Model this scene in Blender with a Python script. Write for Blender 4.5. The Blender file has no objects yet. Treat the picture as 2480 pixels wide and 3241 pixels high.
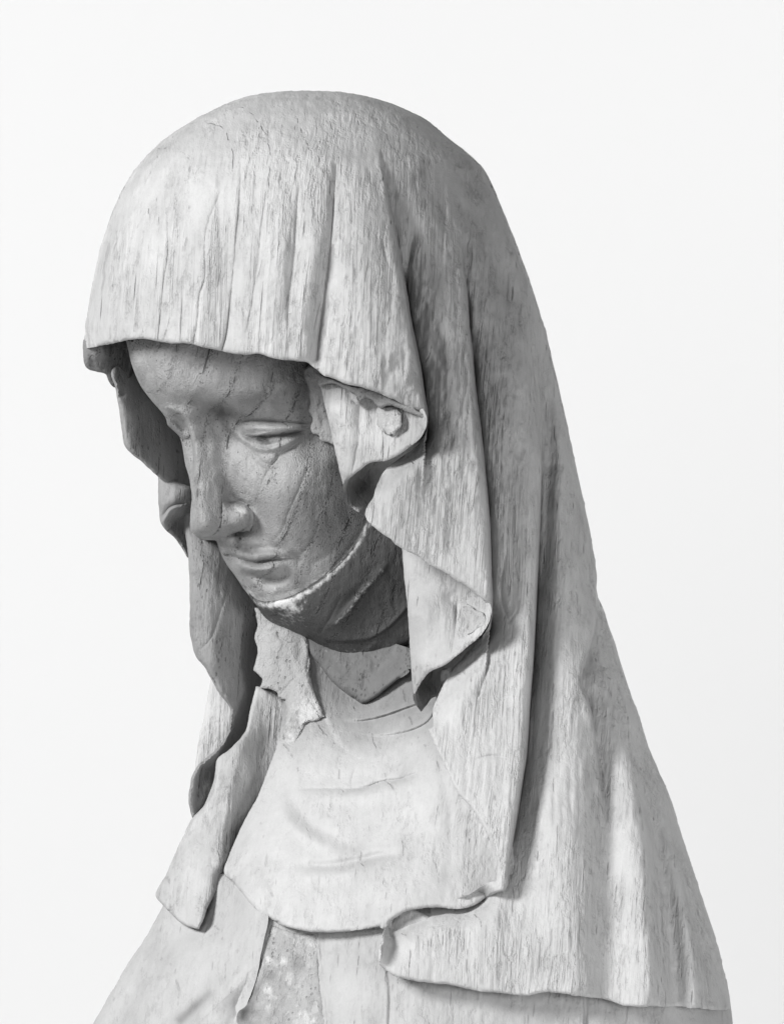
import bpy, math, time
import numpy as np
from mathutils import Vector
from mathutils.geometry import delaunay_2d_cdt

# ---------------------------------------------------------------- camera, world, lamps
K = 0.0002                      # metres per modelling unit (one unit = 0.2 mm of carved wood)
X0, Z0 = 1240.0, 3420.0         # origin of the model: bottom centre of the bust
scene = bpy.context.scene
DIST, YREF = 24000.0, -150.0

cam_d = bpy.data.cameras.new('camera')
cam = bpy.data.objects.new('camera', cam_d)
scene.collection.objects.link(cam)
cam.location = (0, (YREF - DIST) * K, (Z0 - 1620.5) * K)
cam.rotation_euler = (math.radians(90), 0, 0)
cam_d.sensor_fit = 'VERTICAL'
cam_d.sensor_height = 36
cam_d.lens = 36 * DIST / 3241.0
cam_d.clip_end = 50
scene.camera = cam

world = bpy.data.worlds.new('World')
scene.world = world
world.use_nodes = True
world.node_tree.nodes['Background'].inputs[0].default_value = (1, 1, 1, 1)
world.node_tree.nodes['Background'].inputs[1].default_value = 0.05
scene.cycles.use_denoising = True
scene.cycles.max_bounces = 4; scene.cycles.diffuse_bounces = 3

def area(name, loc, target, size, power, size_y=None):
    d = bpy.data.lights.new(name, 'AREA')
    d.energy = power
    d.size = size
    if size_y:
        d.shape = 'RECTANGLE'; d.size_y = size_y
    o = bpy.data.objects.new(name, d)
    o.location = loc
    o.rotation_euler = (Vector(target) - Vector(loc)).to_track_quat('-Z', 'Y').to_euler()
    scene.collection.objects.link(o)
    return o

area('key_lamp', (-2.35, -1.55, 1.75), (0, 0, 0.32), 0.9, 124)
area('fill_lamp', (-0.75, -3.1, 0.95), (0.1, 0, 0.2), 0.9, 17)
area('side_lamp', (1.5, -1.9, 0.05), (0.2, 0, 0.05), 0.8, 24)
area('backdrop_lamp', (-1.7, 0.9, 1.2), (0.2, 2.0, 0.36), 0.9, 0.6, 1.6)
area('backdrop_lamp.001', (1.7, 0.9, 1.2), (0.0, 2.0, 0.36), 0.9, 9.0, 1.6)

vs = scene.view_settings
vs.view_transform = 'Standard'; vs.look = 'None'; vs.exposure = 0.6; vs.gamma = 1.0
vs.use_curve_mapping = False

# ---------------------------------------------------------------- numeric helpers
TILES = {'R1': (350, 1050, 1.5273), 'R2': (250, 250, 1.5273), 'R3': (950, 450, 1.68), 'R4': (950, 1400, 1.68),
         'R5': (300, 2000, 1.68), 'R6': (1100, 2100, 1.2923), 'R7': (1500, 1600, 1.8667), 'R8': (500, 1050, 3.0545),
         'R9': (250, 1050, 2.8), 'R10': (450, 1650, 2.1), 'R11': (1000, 1100, 3.36), 'S': (0, 0, 1.0)}
def T(tile, pts):
    """measured survey points of one detail sheet -> model units"""
    x0, y0, s = TILES[tile]
    return [(x0 + p[0] / s, y0 + p[1] / s) + tuple(p[2:]) for p in pts]

def _hash(ix, iy, iz, seed):
    h = (ix * 374761393 + iy * 668265263 + iz * 2147483647 + seed * 144665) & 0xFFFFFFFF
    h = ((h ^ (h >> 13)) * 1274126177) & 0xFFFFFFFF
    h = (h ^ (h >> 16)) & 0xFFFF
    return h / 65535.0
def vnoise(x, y, z, seed=0):
    x = np.asarray(x, float); y = np.asarray(y, float) + 0 * x; z = np.asarray(z, float) + 0 * x
    ix, iy, iz = np.floor(x).astype(np.int64), np.floor(y).astype(np.int64), np.floor(z).astype(np.int64)
    fx, fy, fz = x - ix, y - iy, z - iz
    fx, fy, fz = [f * f * f * (f * (f * 6 - 15) + 10) for f in (fx, fy, fz)]
    r = 0
    for dx in (0, 1):
        for dy in (0, 1):
            for dz in (0, 1):
                w = (fx if dx else 1 - fx) * (fy if dy else 1 - fy) * (fz if dz else 1 - fz)
                r = r + w * _hash(ix + dx, iy + dy, iz + dz, seed)
    return r * 2 - 1
def fbm(x, y, z, oct=3, seed=0):
    r, a = 0, 1.0
    for o in range(oct):
        r = r + a * vnoise(x * 2 ** o, y * 2 ** o, z * 2 ** o, seed + o * 7)
        a *= 0.5
    return r
def sstep(a, b, x):
    t = np.clip((x - a) / (b - a), 0, 1)
    return t * t * (3 - 2 * t)

def resample(pts, step, closed=False):
    p = np.array([q[:2] for q in pts], float)
    if closed:
        p = np.vstack([p, p[:1]])
    # centripetal-ish smoothing by Catmull-Rom
    n = len(p)
    out = []
    for i in range(n - 1):
        if closed:
            a, b, c, d = p[(i - 1) % (n - 1)], p[i], p[i + 1], p[(i + 2) % (n - 1)]
        else:
            a, b, c, d = p[max(i - 1, 0)], p[i], p[i + 1], p[min(i + 2, n - 1)]
        L = np.hypot(*(c - b))
        m = max(1, int(round(L / step)))
        la, lc = np.hypot(*(b - a)) + 1e-6, np.hypot(*(d - c)) + 1e-6
        t1 = (c - a) / (la + L) * L
        t2 = (d - b) / (lc + L) * L
        # damp the tangents at corners
        u1 = (b - a) / la; u2 = (c - b) / (L + 1e-9); u3 = (d - c) / lc
        if np.dot(u1, u2) < 0.3: t1 = (c - b) * 0.6
        if np.dot(u2, u3) < 0.3: t2 = (c - b) * 0.6
        for k in range(m):
            t = k / m
            h = (2 * t**3 - 3 * t**2 + 1) * b + (t**3 - 2 * t**2 + t) * t1 + (-2 * t**3 + 3 * t**2) * c + (t**3 - t**2) * t2
            out.append(h)
    if not closed:
        out.append(p[-1])
    return np.array(out)

def poly_dist(P, line, amp=None, reach=1e9):
    """unsigned distance (up to reach), side sign (+ = image-left when the line runs downward) and interpolated amplitude"""
    line = np.asarray(line, float)
    o = np.argsort(P[:, 1], kind='stable'); Q = P[o]; qy = Q[:, 1]
    best = np.full(len(P), 1e12); side = np.ones(len(P)); av = np.zeros(len(P))
    if amp is None: amp = np.ones(len(line))
    for i in range(len(line) - 1):
        a, b = line[i], line[i + 1]
        if reach < 1e8:
            lo, hi = np.searchsorted(qy, (min(a[1], b[1]) - reach, max(a[1], b[1]) + reach))
            if hi <= lo: continue
            sl = slice(lo, hi)
            if hi - lo > 400:
                xx = Q[sl, 0]
                sl = lo + np.where((xx > min(a[0], b[0]) - reach) & (xx < max(a[0], b[0]) + reach))[0]
                if not len(sl): continue
        else: sl = slice(None)
        d = b - a; L2 = d @ d + 1e-9
        ap = Q[sl] - a
        t = np.clip((ap @ d) / L2, 0, 1)
        q = ap - t[:, None] * d
        dd = q[:, 0] ** 2 + q[:, 1] ** 2
        bs = best[sl]; m = dd < bs
        best[sl] = np.where(m, dd, bs)
        cr = d[0] * ap[:, 1] - d[1] * ap[:, 0]
        side[sl] = np.where(m, np.where(cr >= 0, 1, -1), side[sl])
        av[sl] = np.where(m, amp[i] + t * (amp[i + 1] - amp[i]), av[sl])
    r = [np.empty(len(P)) for _ in range(3)]
    for k, v in zip(r, (np.sqrt(best), side, av)): k[o] = v
    return r

def inside(P, poly):
    o = np.argsort(P[:, 1], kind='stable'); x = P[o, 0]; y = P[o, 1]
    r = np.zeros(len(P), bool)
    n = len(poly)
    for i in range(n):
        x1, y1 = poly[i]; x2, y2 = poly[(i + 1) % n]
        if y1 == y2: continue
        lo, hi = np.searchsorted(y, (min(y1, y2), max(y1, y2)))
        r[lo:hi] ^= x[lo:hi] < (x2 - x1) * (y[lo:hi] - y1) / (y2 - y1) + x1
    q = np.empty(len(P), bool); q[o] = r
    return q

class RBF:
    def __init__(self, pts, smooth=40.0):
        p = np.array(pts, float)
        self.s = 300.0
        self.c = p[:, :2] / self.s
        n = len(p)
        A = self._k(self.c, self.c) + np.eye(n) * smooth * 1e-4
        Q = np.hstack([np.ones((n, 1)), self.c])
        M = np.block([[A, Q], [Q.T, np.zeros((3, 3))]])
        w = np.linalg.solve(M, np.r_[p[:, 2], 0, 0, 0])
        self.w, self.a = w[:n], w[n:]
    @staticmethod
    def _k(a, b):
        d2 = ((a[:, None, :] - b[None]) ** 2).sum(-1) + 1e-12
        return 0.5 * d2 * np.log(d2)
    def __call__(self, P):
        q = P / self.s
        out = np.empty(len(q))
        for i in range(0, len(q), 20000):
            s = q[i:i + 20000]
            out[i:i + 20000] = self._k(s, self.c) @ self.w + self.a[0] + s @ self.a[1:]
        return out

def amps(A, n):
    A = np.atleast_1d(np.array(A, float))
    return np.interp(np.linspace(0, 1, n), np.linspace(0, 1, len(A)), A)

class Stroke:
    """one carved line: groove, ridge or a step where one fold lies over the next"""
    def __init__(self, kind, pts, A, w, B=0, wr=None, refine=False):
        self.kind, self.w, self.wr = kind, float(w), float(wr or w)
        self.line = resample(pts, 6.5)
        n = len(self.line)
        self.A, self.B = amps(A, n), amps(B, n)
        self.refine = refine or kind == 'step'
        self.reach = 3.2 * max(self.w, self.wr)
    def apply(self, P, Y):
        lo, hi = self.line.min(0) - self.reach, self.line.max(0) + self.reach
        m = np.where(((P >= lo) & (P <= hi)).all(1))[0]
        if not len(m): return
        Q = P[m]
        d, s, a = poly_dist(Q, self.line, self.A, self.reach)
        if self.kind == 'ridge':
            Y[m] -= a * np.exp(-(d / np.where(s > 0, self.w, self.wr)) ** 2)
        elif self.kind == 'valley':
            Y[m] += a * np.exp(-(d / np.where(s > 0, self.w, self.wr)) ** 2)
        elif self.kind == 'groove':
            Y[m] += a * np.exp(-d / np.where(s > 0, self.w, self.wr))
        elif self.kind == 'step':
            _, _, b = poly_dist(Q, self.line, self.B, self.reach)
            e = sstep(0, 5, d)
            up = -a * np.exp(-(d / self.w) ** 1.5) * np.sqrt(np.clip(e, 0, 1))
            dn = b * np.exp(-(d / self.wr) ** 1.3) * e
            Y[m] += np.where(s > 0, up, dn)

def outline_of(segs, step=6, jitter=1.6, seed=0):
    o = resample(segs, step, True)
    # slight hand-cut unevenness of the edge
    s = np.arange(len(o)) * step
    nrm = np.roll(o, -1, 0) - np.roll(o, 1, 0)
    L = np.hypot(nrm[:, 0], nrm[:, 1])[:, None] + 1e-9
    nrm = np.c_[nrm[:, 1], -nrm[:, 0]] / L
    j = vnoise(o[:, 0] / 30, o[:, 1] / 30, 0.5, seed + 3) * jitter + vnoise(o[:, 0] / 9, o[:, 1] / 9, 0.5, seed + 4) * jitter * .5
    return o + nrm * j[:, None]

class Part:
    def __init__(self):
        self.V, self.F, self.tone, self.n = [], [], [], 0
    def add(self, outline, depth, step=5.0, strokes=(), thick=60.0, back=None, hems=(), rough=1.0, tone=None,
            seed=0, jitter=1.6, edge_round=None, closed_edge=False, grain=1.0):
        t0 = time.time()
        O = outline_of(outline, step * 1.1, jitter, seed)
        lo, hi = O.min(0), O.max(0)
        rng = np.random.default_rng(seed + 11)
        gx, gy = np.meshgrid(np.arange(lo[0], hi[0], step), np.arange(lo[1], hi[1], step))
        gx[1::2] += step / 2
        G = np.c_[gx.ravel(), gy.ravel()] + rng.uniform(-.12, .12, (gx.size, 2)) * step
        pts = [G]
        # extra rings just inside the edge
        nrm = np.roll(O, -1, 0) - np.roll(O, 1, 0)
        nrm = np.c_[nrm[:, 1], -nrm[:, 0]] / (np.hypot(nrm[:, 0], nrm[:, 1])[:, None] + 1e-9)
        area2 = np.sum(O[:, 0] * np.roll(O[:, 1], -1) - np.roll(O[:, 0], -1) * O[:, 1])
        if area2 > 0: nrm = -nrm
        rings = [0.5, 1.6, 3.4] if closed_edge else [1.2, 3.2]
        ex = [O - nrm * -r for r in ()]
        for r in rings: ex.append(O + nrm * -r)
        for s in strokes:
            if s.refine:
                l = s.line
                d = np.gradient(l, axis=0); d = d / (np.hypot(d[:, 0], d[:, 1])[:, None] + 1e-9)
                nn = np.c_[-d[:, 1], d[:, 0]]
                for r in ((-9.5, -6.0, -3.0, -.8, .8, 3.0, 6.0, 9.5) if s.kind == 'step' else (-3.2, -.8, .8, 3.2)): ex.append(l + nn * r)
        E = np.vstack(ex)
        E = E[inside(E, O)]
        dO, _, _ = poly_dist(E, np.vstack([O, O[:1]]), None, 20)
        E = E[dO > 0.35]
        G = G[inside(G, O)]
        dG, _, _ = poly_dist(G, np.vstack([O, O[:1]]), None, 20)
        G = G[dG > (5.0 if closed_edge else 4.6)]
        for s in strokes:
            if s.refine:
                d, _, _ = poly_dist(G, s.line, None, 20); G = G[d > (11.5 if s.kind == 'step' else 4.6)]
        n = len(O)
        A = np.vstack([O, E, G])
        res = delaunay_2d_cdt([Vector(p) for p in A], [(i, (i + 1) % n) for i in range(n)], [], 0, 1e-3)
        P = np.array([tuple(v) for v in res[0]])
        F = np.array(res[2])
        c = P[F].mean(1)
        F = F[inside(c, O)]
        # orientation: normals toward the camera (-Y); image y points down
        a, b, cc = P[F[:, 0]], P[F[:, 1]], P[F[:, 2]]
        cr = (b[:, 0] - a[:, 0]) * (cc[:, 1] - a[:, 1]) - (b[:, 1] - a[:, 1]) * (cc[:, 0] - a[:, 0])
        F = np.where((cr > 0)[:, None], F[:, ::-1], F)
        used = np.unique(F); remap = -np.ones(len(P), int); remap[used] = np.arange(len(used))
        P = P[used]; F = remap[F]
        Y = depth(P).astype(float)
        Y -= 0.2 * np.where(P[:, 1] > 2350, P[:, 1] - 2225, np.maximum(P[:, 1] - 2100, 0) ** 2 / 500)   # the body leans toward the viewer below the neck
        Yb = Y.copy()
        for s in strokes: s.apply(P, Y)
        dE, _, _ = poly_dist(P, np.vstack([O, O[:1]]), None, 80)
        nf = np.clip(dE / 14, 0, 1)
        x, y = P[:, 0], P[:, 1]
        Y += rough * nf * (4.5 * fbm(x / 95, y / 170, Y / 120, 3, 5 + seed) + grain * 1.7 * vnoise(x / 13, y / 320, Y / 40, 21 + seed)
                           + grain * 1.0 * vnoise(x / 8, y / 110, Y / 30, 33 + seed) + 1.3 * fbm(x / 16, y / 20, Y / 20, 2, 9 + seed))
        for line, r, dep in hems:
            d, _, _ = poly_dist(P, np.array(resample(line, 12)), None, 60)
            q = np.clip(1 - d / r, 0, 1)
            Y += dep * (1 - np.sqrt(np.clip(1 - q * q, 0, 1)))
        if edge_round:
            r, dep = edge_round
            q = np.clip(1 - dE / r, 0, 1)
            Y += dep * (1 - np.sqrt(np.clip(1 - q * q, 0, 1)))
        YB = back(P) if back is not None else np.maximum(Y, Yb) + thick
        YB = np.maximum(YB, Y + (0.0 if closed_edge else 6.0))
        tn = tone(P) if tone is not None else np.zeros(len(P))
        nv = len(P)
        e = np.vstack([F[:, [0, 1]], F[:, [1, 2]], F[:, [2, 0]]])
        key = np.sort(e, 1)
        k = key[:, 0].astype(np.int64) * nv + key[:, 1]
        uq, inv, cnt = np.unique(k, return_inverse=True, return_counts=True)
        be = e[cnt[inv] == 1]
        V = np.vstack([np.c_[(x - X0) * K, Y * K, (Z0 - y) * K], np.c_[(x - X0) * K, YB * K, (Z0 - y) * K]])
        side = np.vstack([np.c_[be[:, 1], be[:, 0], be[:, 0] + nv], np.c_[be[:, 1], be[:, 0] + nv, be[:, 1] + nv]])
        FF = np.vstack([F, F[:, ::-1] + nv, side])
        self.V.append(V); self.F.append(FF + self.n); self.tone.append(np.r_[tn, tn]); self.n += len(V)
        print('layer', nv, len(FF), round(time.time() - t0, 2))
        return self
    def build(self, name, mat, parent, sharp=62):
        V = np.vstack(self.V); F = np.vstack(self.F)
        me = bpy.data.meshes.new(name)
        me.vertices.add(len(V)); me.vertices.foreach_set('co', V.ravel())
        me.loops.add(F.size); me.loops.foreach_set('vertex_index', F.ravel().astype(np.int32))
        me.polygons.add(len(F))
        me.polygons.foreach_set('loop_start', np.arange(0, F.size, 3, dtype=np.int32))
        me.polygons.foreach_set('loop_total', np.full(len(F), 3, np.int32))
        me.update(calc_edges=True)
        me.polygons.foreach_set('use_smooth', np.ones(len(F), bool))
        me.set_sharp_from_angle(angle=math.radians(sharp))
        at = me.attributes.new('tone', 'FLOAT', 'POINT')
        at.data.foreach_set('value', np.concatenate(self.tone).astype(np.float32))
        me.validate()
        me.materials.append(mat)
        o = bpy.data.objects.new(name, me)
        scene.collection.objects.link(o)
        o.parent = parent
        return o

# ---------------------------------------------------------------- materials
def wood(name, col, ring=1.0, pore=1.0, crack=1.0, fibre=1.0, pore_len=45.0, pore_size=11.0, mottle=0.25, dark=0.12, chalk=0.42, rough=0.62, bump=1.0, grit_h=0.12, band_k=.42, erode=0.6):
    m = bpy.data.materials.new(name); m.use_nodes = True
    nt = m.node_tree; N = nt.nodes; L = nt.links
    bs = N['Principled BSDF']
    def val(s): return s
    def math_(op, a, b=None, c=None, clamp=False):
        n = N.new('ShaderNodeMath'); n.operation = op; n.use_clamp = clamp
        for i, v in enumerate((a, b, c)):
            if v is None: continue
            if isinstance(v, (int, float)): n.inputs[i].default_value = v
            else: L.new(v, n.inputs[i])
        return n.outputs[0]
    def smooth(a, b, v):
        n = N.new('ShaderNodeMapRange'); n.interpolation_type = 'SMOOTHSTEP'
        n.inputs['From Min'].default_value = a; n.inputs['From Max'].default_value = b
        L.new(v, n.inputs['Value']); return n.outputs[0]
    tc = N.new('ShaderNodeTexCoord')
    mp = N.new('ShaderNodeVectorMath'); mp.operation = 'SCALE'; mp.inputs['Scale'].default_value = 1 / K
    L.new(tc.outputs['Object'], mp.inputs[0])
    co = mp.outputs[0]
    def vscale(v, sx, sy, sz):
        n = N.new('ShaderNodeVectorMath'); n.operation = 'MULTIPLY'
        n.inputs[1].default_value = (sx, sy, sz); L.new(v, n.inputs[0]); return n.outputs[0]
    def noise(v, detail=2.0, rgh=0.5, scale=1.0, out='Fac'):
        n = N.new('ShaderNodeTexNoise'); n.inputs['Scale'].default_value = scale
        n.inputs['Detail'].default_value = detail; n.inputs['Roughness'].default_value = rgh
        L.new(v, n.inputs['Vector']); return n.outputs[out]
    # warp so that grain wanders a little
    wn = noise(vscale(co, 1 / 300, 1 / 300, 1 / 900), 1, .5, out='Color')
    ws = N.new('ShaderNodeVectorMath'); ws.operation = 'MULTIPLY_ADD'
    L.new(wn, ws.inputs[0]); ws.inputs[1].default_value = (60, 60, 20); L.new(co, ws.inputs[2])
    wco = ws.outputs[0]
    # slanting trunk direction: the block's grain leans slightly
    sep = N.new('ShaderNodeSeparateXYZ'); L.new(wco, sep.inputs[0])
    xs = math_('MULTIPLY_ADD', sep.outputs[2], -0.07, sep.outputs[0])
    cmb = N.new('ShaderNodeCombineXYZ'); L.new(xs, cmb.inputs[0]); L.new(sep.outputs[1], cmb.inputs[1]); L.new(sep.outputs[2], cmb.inputs[2])
    gco = cmb.outputs[0]
    # fibres
    f1 = noise(vscale(gco, 1 / 10, 1 / 55, 1 / 420), 3, .65)
    f2 = noise(vscale(gco, 1 / 34, 1 / 110, 1 / 700), 2, .55)
    # ring field
    g = math_('MULTIPLY_ADD', sep.outputs[1], 0.45, sep.outputs[0])
    g = math_('MULTIPLY_ADD', sep.outputs[2], -0.22, g)
    rn = noise(vscale(co, 1 / 40, 1 / 40, 1 / 160), 2)
    g = math_('MULTIPLY_ADD', rn, 14.0, g)
    fr = math_('FRACT', math_('DIVIDE', g, 104.0))
    tri = math_('ABSOLUTE', math_('SUBTRACT', fr, 0.5))          # 0 at the early wood
    band = smooth(0.17, 0.02, tri)
    line = smooth(0.030, 0.006, tri)
    brk = smooth(0.50, 0.62, noise(vscale(co, 1 / 40, 1 / 40, 1 / 90), 3, .6))
    line = math_('MULTIPLY', line, brk)
    # pores: elongated cells, dense in the early wood band
    vo = N.new('ShaderNodeTexVoronoi'); vo.feature = 'F1'; vo.inputs['Scale'].default_value = 1.0
    L.new(vscale(gco, 1 / pore_size, 1 / pore_size, 1 / pore_len), vo.inputs['Vector'])
    hole = smooth(0.40, 0.22, vo.outputs['Distance'])
    rnd = N.new('ShaderNodeSeparateColor'); L.new(vo.outputs['Color'], rnd.inputs[0])
    keep = math_('GREATER_THAN', math_('MULTIPLY_ADD', band, band_k, 0.05), rnd.outputs[0])
    patch = smooth(0.38, 0.58, noise(vscale(co, 1 / 150, 1 / 150, 1 / 190), 2))
    pores = math_('MULTIPLY', math_('MULTIPLY', hole, keep), math_('MULTIPLY_ADD', patch, .85, .15))
    # drying checks: thin straight lines of strongly stretched noise, none on end grain
    geo = N.new('ShaderNodeNewGeometry'); sn = N.new('ShaderNodeSeparateXYZ'); L.new(geo.outputs['True Normal'], sn.inputs[0])
    flat = math_('POWER', math_('ABSOLUTE', sn.outputs[2]), 1.5)
    side_grain = math_('SUBTRACT', 1.0, flat, clamp=True)
    def needles(sz, ln, r0, r1, dens, sd):
        v = N.new('ShaderNodeTexVoronoi'); v.feature = 'F1'; v.inputs['Scale'].default_value = 1.0
        ad = N.new('ShaderNodeVectorMath'); ad.operation = 'ADD'; ad.inputs[1].default_value = (sd, sd * 1.7, sd * 2.3)
        L.new(vscale(gco, 1 / sz, 1 / (sz * 5), 1 / ln), ad.inputs[0]); L.new(ad.outputs[0], v.inputs['Vector'])
        c = N.new('ShaderNodeSeparateColor'); L.new(v.outputs['Color'], c.inputs[0])
        return math_('MULTIPLY', smooth(r1, r0, v.outputs['Distance']), math_('LESS_THAN', c.outputs[0], dens))
    cmask = smooth(0.42, 0.60, noise(vscale(co, 1 / 150, 1 / 150, 1 / 330), 2, .6))
    n1 = needles(11, 560, .06, .18, .36, 3.1)
    n2 = needles(40, 900, .030, .075, .55, 7.7)
    cracks = math_('MULTIPLY', math_('MAXIMUM', math_('MULTIPLY', n1, cmask), n2), side_grain)
    # tiny grit
    grit = noise(vscale(co, 1 / 5, 1 / 5, 1 / 7), 2, .6)
    sg = math_('MULTIPLY_ADD', side_grain, .93, .07)
    pm = math_('MULTIPLY_ADD', smooth(0.36, 0.64, noise(vscale(co, 1 / 120, 1 / 200, 1 / 300), 3, .6)), 1.1, .25)
    f1c = math_('MULTIPLY', math_('SUBTRACT', f1, 0.5), pm)
    er = noise(vscale(co, 1 / 22, 1 / 30, 1 / 60), 4, .65)
    er = math_('MULTIPLY', math_('MULTIPLY', smooth(0.52, 0.30, er), pm), math_('MULTIPLY_ADD', side_grain, .85, .15))
    h = math_('MULTIPLY', math_('MULTIPLY', f1c, 0.85 * fibre), sg)
    h = math_('MULTIPLY_ADD', er, -0.55 * erode, h)
    h = math_('MULTIPLY_ADD', f2, 0.30 * fibre, h)
    h = math_('MULTIPLY_ADD', grit, grit_h, h)
    h = math_('MULTIPLY_ADD', pores, -0.62 * pore, h)
    h = math_('MULTIPLY_ADD', cracks, -0.85 * crack, h)
    h = math_('MULTIPLY_ADD', line, -0.75 * ring, h)
    bp = N.new('ShaderNodeBump'); bp.inputs['Strength'].default_value = 1.0
    bp.inputs['Distance'].default_value = 7.0 * K * bump
    L.new(h, bp.inputs['Height']); L.new(bp.outputs[0], bs.inputs['Normal'])
    # colour
    mt = noise(vscale(co, 1 / 140, 1 / 140, 1 / 260), 4, .6)
    fac = math_('MULTIPLY_ADD', math_('SUBTRACT', mt, 0.5), mottle * 1.6, 1.0)
    fac = math_('MULTIPLY_ADD', f1c, 0.40 * fibre, fac)
    fac = math_('MULTIPLY_ADD', er, -0.10 * erode, fac)
    fac = math_('MULTIPLY_ADD', math_('SUBTRACT', grit, 0.5), 0.14, fac)
    d = math_('MULTIPLY', pores, 0.42 * min(pore, 1.2))
    d = math_('MAXIMUM', d, math_('MULTIPLY', cracks, 0.30 * min(crack, 1.2)))
    d = math_('MAXIMUM', d, math_('MULTIPLY', line, 0.60 * min(ring, 1.2)))
    d = math_('MULTIPLY_ADD', band, 0.06 * ring, d)
    fac = math_('MULTIPLY', fac, math_('SUBTRACT', 1.0, d))
    base = math_('MULTIPLY', fac, col)
    at = N.new('ShaderNodeAttribute'); at.attribute_name = 'tone'
    en = noise(vscale(co, 1 / 14, 1 / 14, 1 / 22), 4, .65)
    tn = math_('MULTIPLY_ADD', math_('SUBTRACT', en, 0.5), 1.5, at.outputs['Fac'])
    wht = smooth(0.16, 0.86, tn)
    worn_shade = math_('MULTIPLY_ADD', math_('SUBTRACT', mt, 0.5), 0.35, at.outputs['Fac'])
    worn_shade = math_('MULTIPLY_ADD', math_('MINIMUM', worn_shade, 0.0), 0.85, 1.0)
    base = math_('MULTIPLY', base, math_('MAXIMUM', worn_shade, 0.14))  # negative tone darkens the colour: wear, stains and painted shade alike
    def mix(f, a, b):
        n = N.new('ShaderNodeMix'); n.data_type = 'FLOAT'
        L.new(f, n.inputs[0])
        for i, v in ((2, a), (3, b)):
            if isinstance(v, (int, float)): n.inputs[i].default_value = v
            else: L.new(v, n.inputs[i])
        return n.outputs[0]
    base = mix(wht, base, math_('MULTIPLY_ADD', grit, 0.16, chalk - 0.08))
    cc = N.new('ShaderNodeCombineColor')
    for i in range(3): L.new(base, cc.inputs[i])
    L.new(cc.outputs[0], bs.inputs['Base Color'])
    bs.inputs['Roughness'].default_value = rough
    bs.inputs['Specular IOR Level'].default_value = 0.25
    return m

M_veil = wood('veil_wood', 0.352, ring=.3, pore=0.0, crack=1.0, fibre=1.15, bump=1.7, mottle=.22)
M_face = wood('face_wood', 0.220, ring=.95, pore=1.0, crack=0.0, fibre=.2, pore_len=8, pore_size=5.8, mottle=.6, rough=.5, bump=1.6, grit_h=.40, band_k=.85, erode=.55)
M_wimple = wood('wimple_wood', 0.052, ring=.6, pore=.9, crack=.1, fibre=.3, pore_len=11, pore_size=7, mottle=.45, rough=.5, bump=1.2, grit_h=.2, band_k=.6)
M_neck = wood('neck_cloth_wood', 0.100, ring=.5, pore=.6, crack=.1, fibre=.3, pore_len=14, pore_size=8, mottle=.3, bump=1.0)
M_chest = wood('chest_wood', 0.345, ring=.3, pore=.12, crack=.35, fibre=.5, mottle=.25, bump=1.2)
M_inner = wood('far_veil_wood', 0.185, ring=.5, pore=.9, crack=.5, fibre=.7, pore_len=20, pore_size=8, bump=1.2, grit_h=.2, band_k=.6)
M_plaster = wood('plaster', 0.270, ring=0, pore=.6, crack=.1, fibre=.1, pore_len=14, mottle=.5, rough=.8, bump=1.6, grit_h=.4)
M_tunic = wood('tunic_wood', 0.303, ring=.3, pore=.1, crack=.4, fibre=.5, mottle=.25, bump=1.2)

# ---------------------------------------------------------------- setting: white backdrop
bm = bpy.data.materials.new('backdrop_paper'); bm.use_nodes = True
nb = bm.node_tree
tn = nb.nodes.new('ShaderNodeTexNoise'); tn.inputs['Scale'].default_value = 3
rp = nb.nodes.new('ShaderNodeMapRange'); rp.inputs['To Min'].default_value = .645; rp.inputs['To Max'].default_value = .66
nb.links.new(tn.outputs['Fac'], rp.inputs['Value'])
nb.links.new(rp.outputs[0], nb.nodes['Principled BSDF'].inputs['Base Color'])
nb.nodes['Principled BSDF'].inputs['Roughness'].default_value = 1
nb.nodes['Principled BSDF'].inputs['Specular IOR Level'].default_value = 0
me = bpy.data.meshes.new('backdrop')
prof = [(2.0, 3.2), (2.0, 0.0), (1.98, -0.6), (1.85, -0.85), (1.6, -0.98), (1.2, -1.0), (-3.2, -1.0)]
vv = [(sx * 3.2, y, z) for y, z in prof for sx in (-1, 1)]
me.from_pydata(vv, [], [(2 * i, 2 * i + 1, 2 * i + 3, 2 * i + 2) for i in range(len(prof) - 1)])
for p in me.polygons: p.use_smooth = True
me.materials.append(bm)
bd = bpy.data.objects.new('backdrop', me); scene.collection.objects.link(bd)
bd['kind'] = 'structure'; bd['label'] = 'plain white backdrop behind the carved bust'

# ---------------------------------------------------------------- the statue
root = bpy.data.objects.new('wooden_statue', None)
scene.collection.objects.link(root)
root['label'] = 'weathered carved wooden bust of a veiled woman with bowed head'
root['category'] = 'statue'

# ---- veil: silhouette
left_sil = T('R2', [(12, 1345), (22, 1200), (45, 1050), (75, 900), (110, 760), (150, 660), (200, 540), (250, 450), (320, 360),
                    (420, 270), (560, 180), (700, 110), (800, 75), (900, 55), (1000, 47)])
top_sil = T('R2', [(1100, 45), (1200, 47), (1265, 47), (1282, 54), (1350, 63), (1430, 82), (1520, 110), (1600, 145), (1680, 185)])
right_sil = T('R3', [(880, 45), (960, 110), (985, 150), (1010, 210), (1060, 310), (1110, 440), (1160, 580), (1220, 730),
                     (1260, 850), (1310, 1000), (1340, 1130), (1370, 1270), (1400, 1400), (1440, 1580), (1475, 1740)]) + \
    T('R7', [(690, 150), (715, 290), (728, 380), (724, 470), (722, 520), (764, 605), (800, 720), (835, 810), (870, 930), (930, 1120),
             (985, 1260), (1030, 1420), (1100, 1590), (1170, 1760), (1200, 1860)]) + \
    T('R6', [(1300, 500), (1345, 630), (1390, 780), (1430, 900), (1460, 1000), (1490, 1090), (1515, 1170), (1535, 1260), (1548, 1330)])
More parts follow.
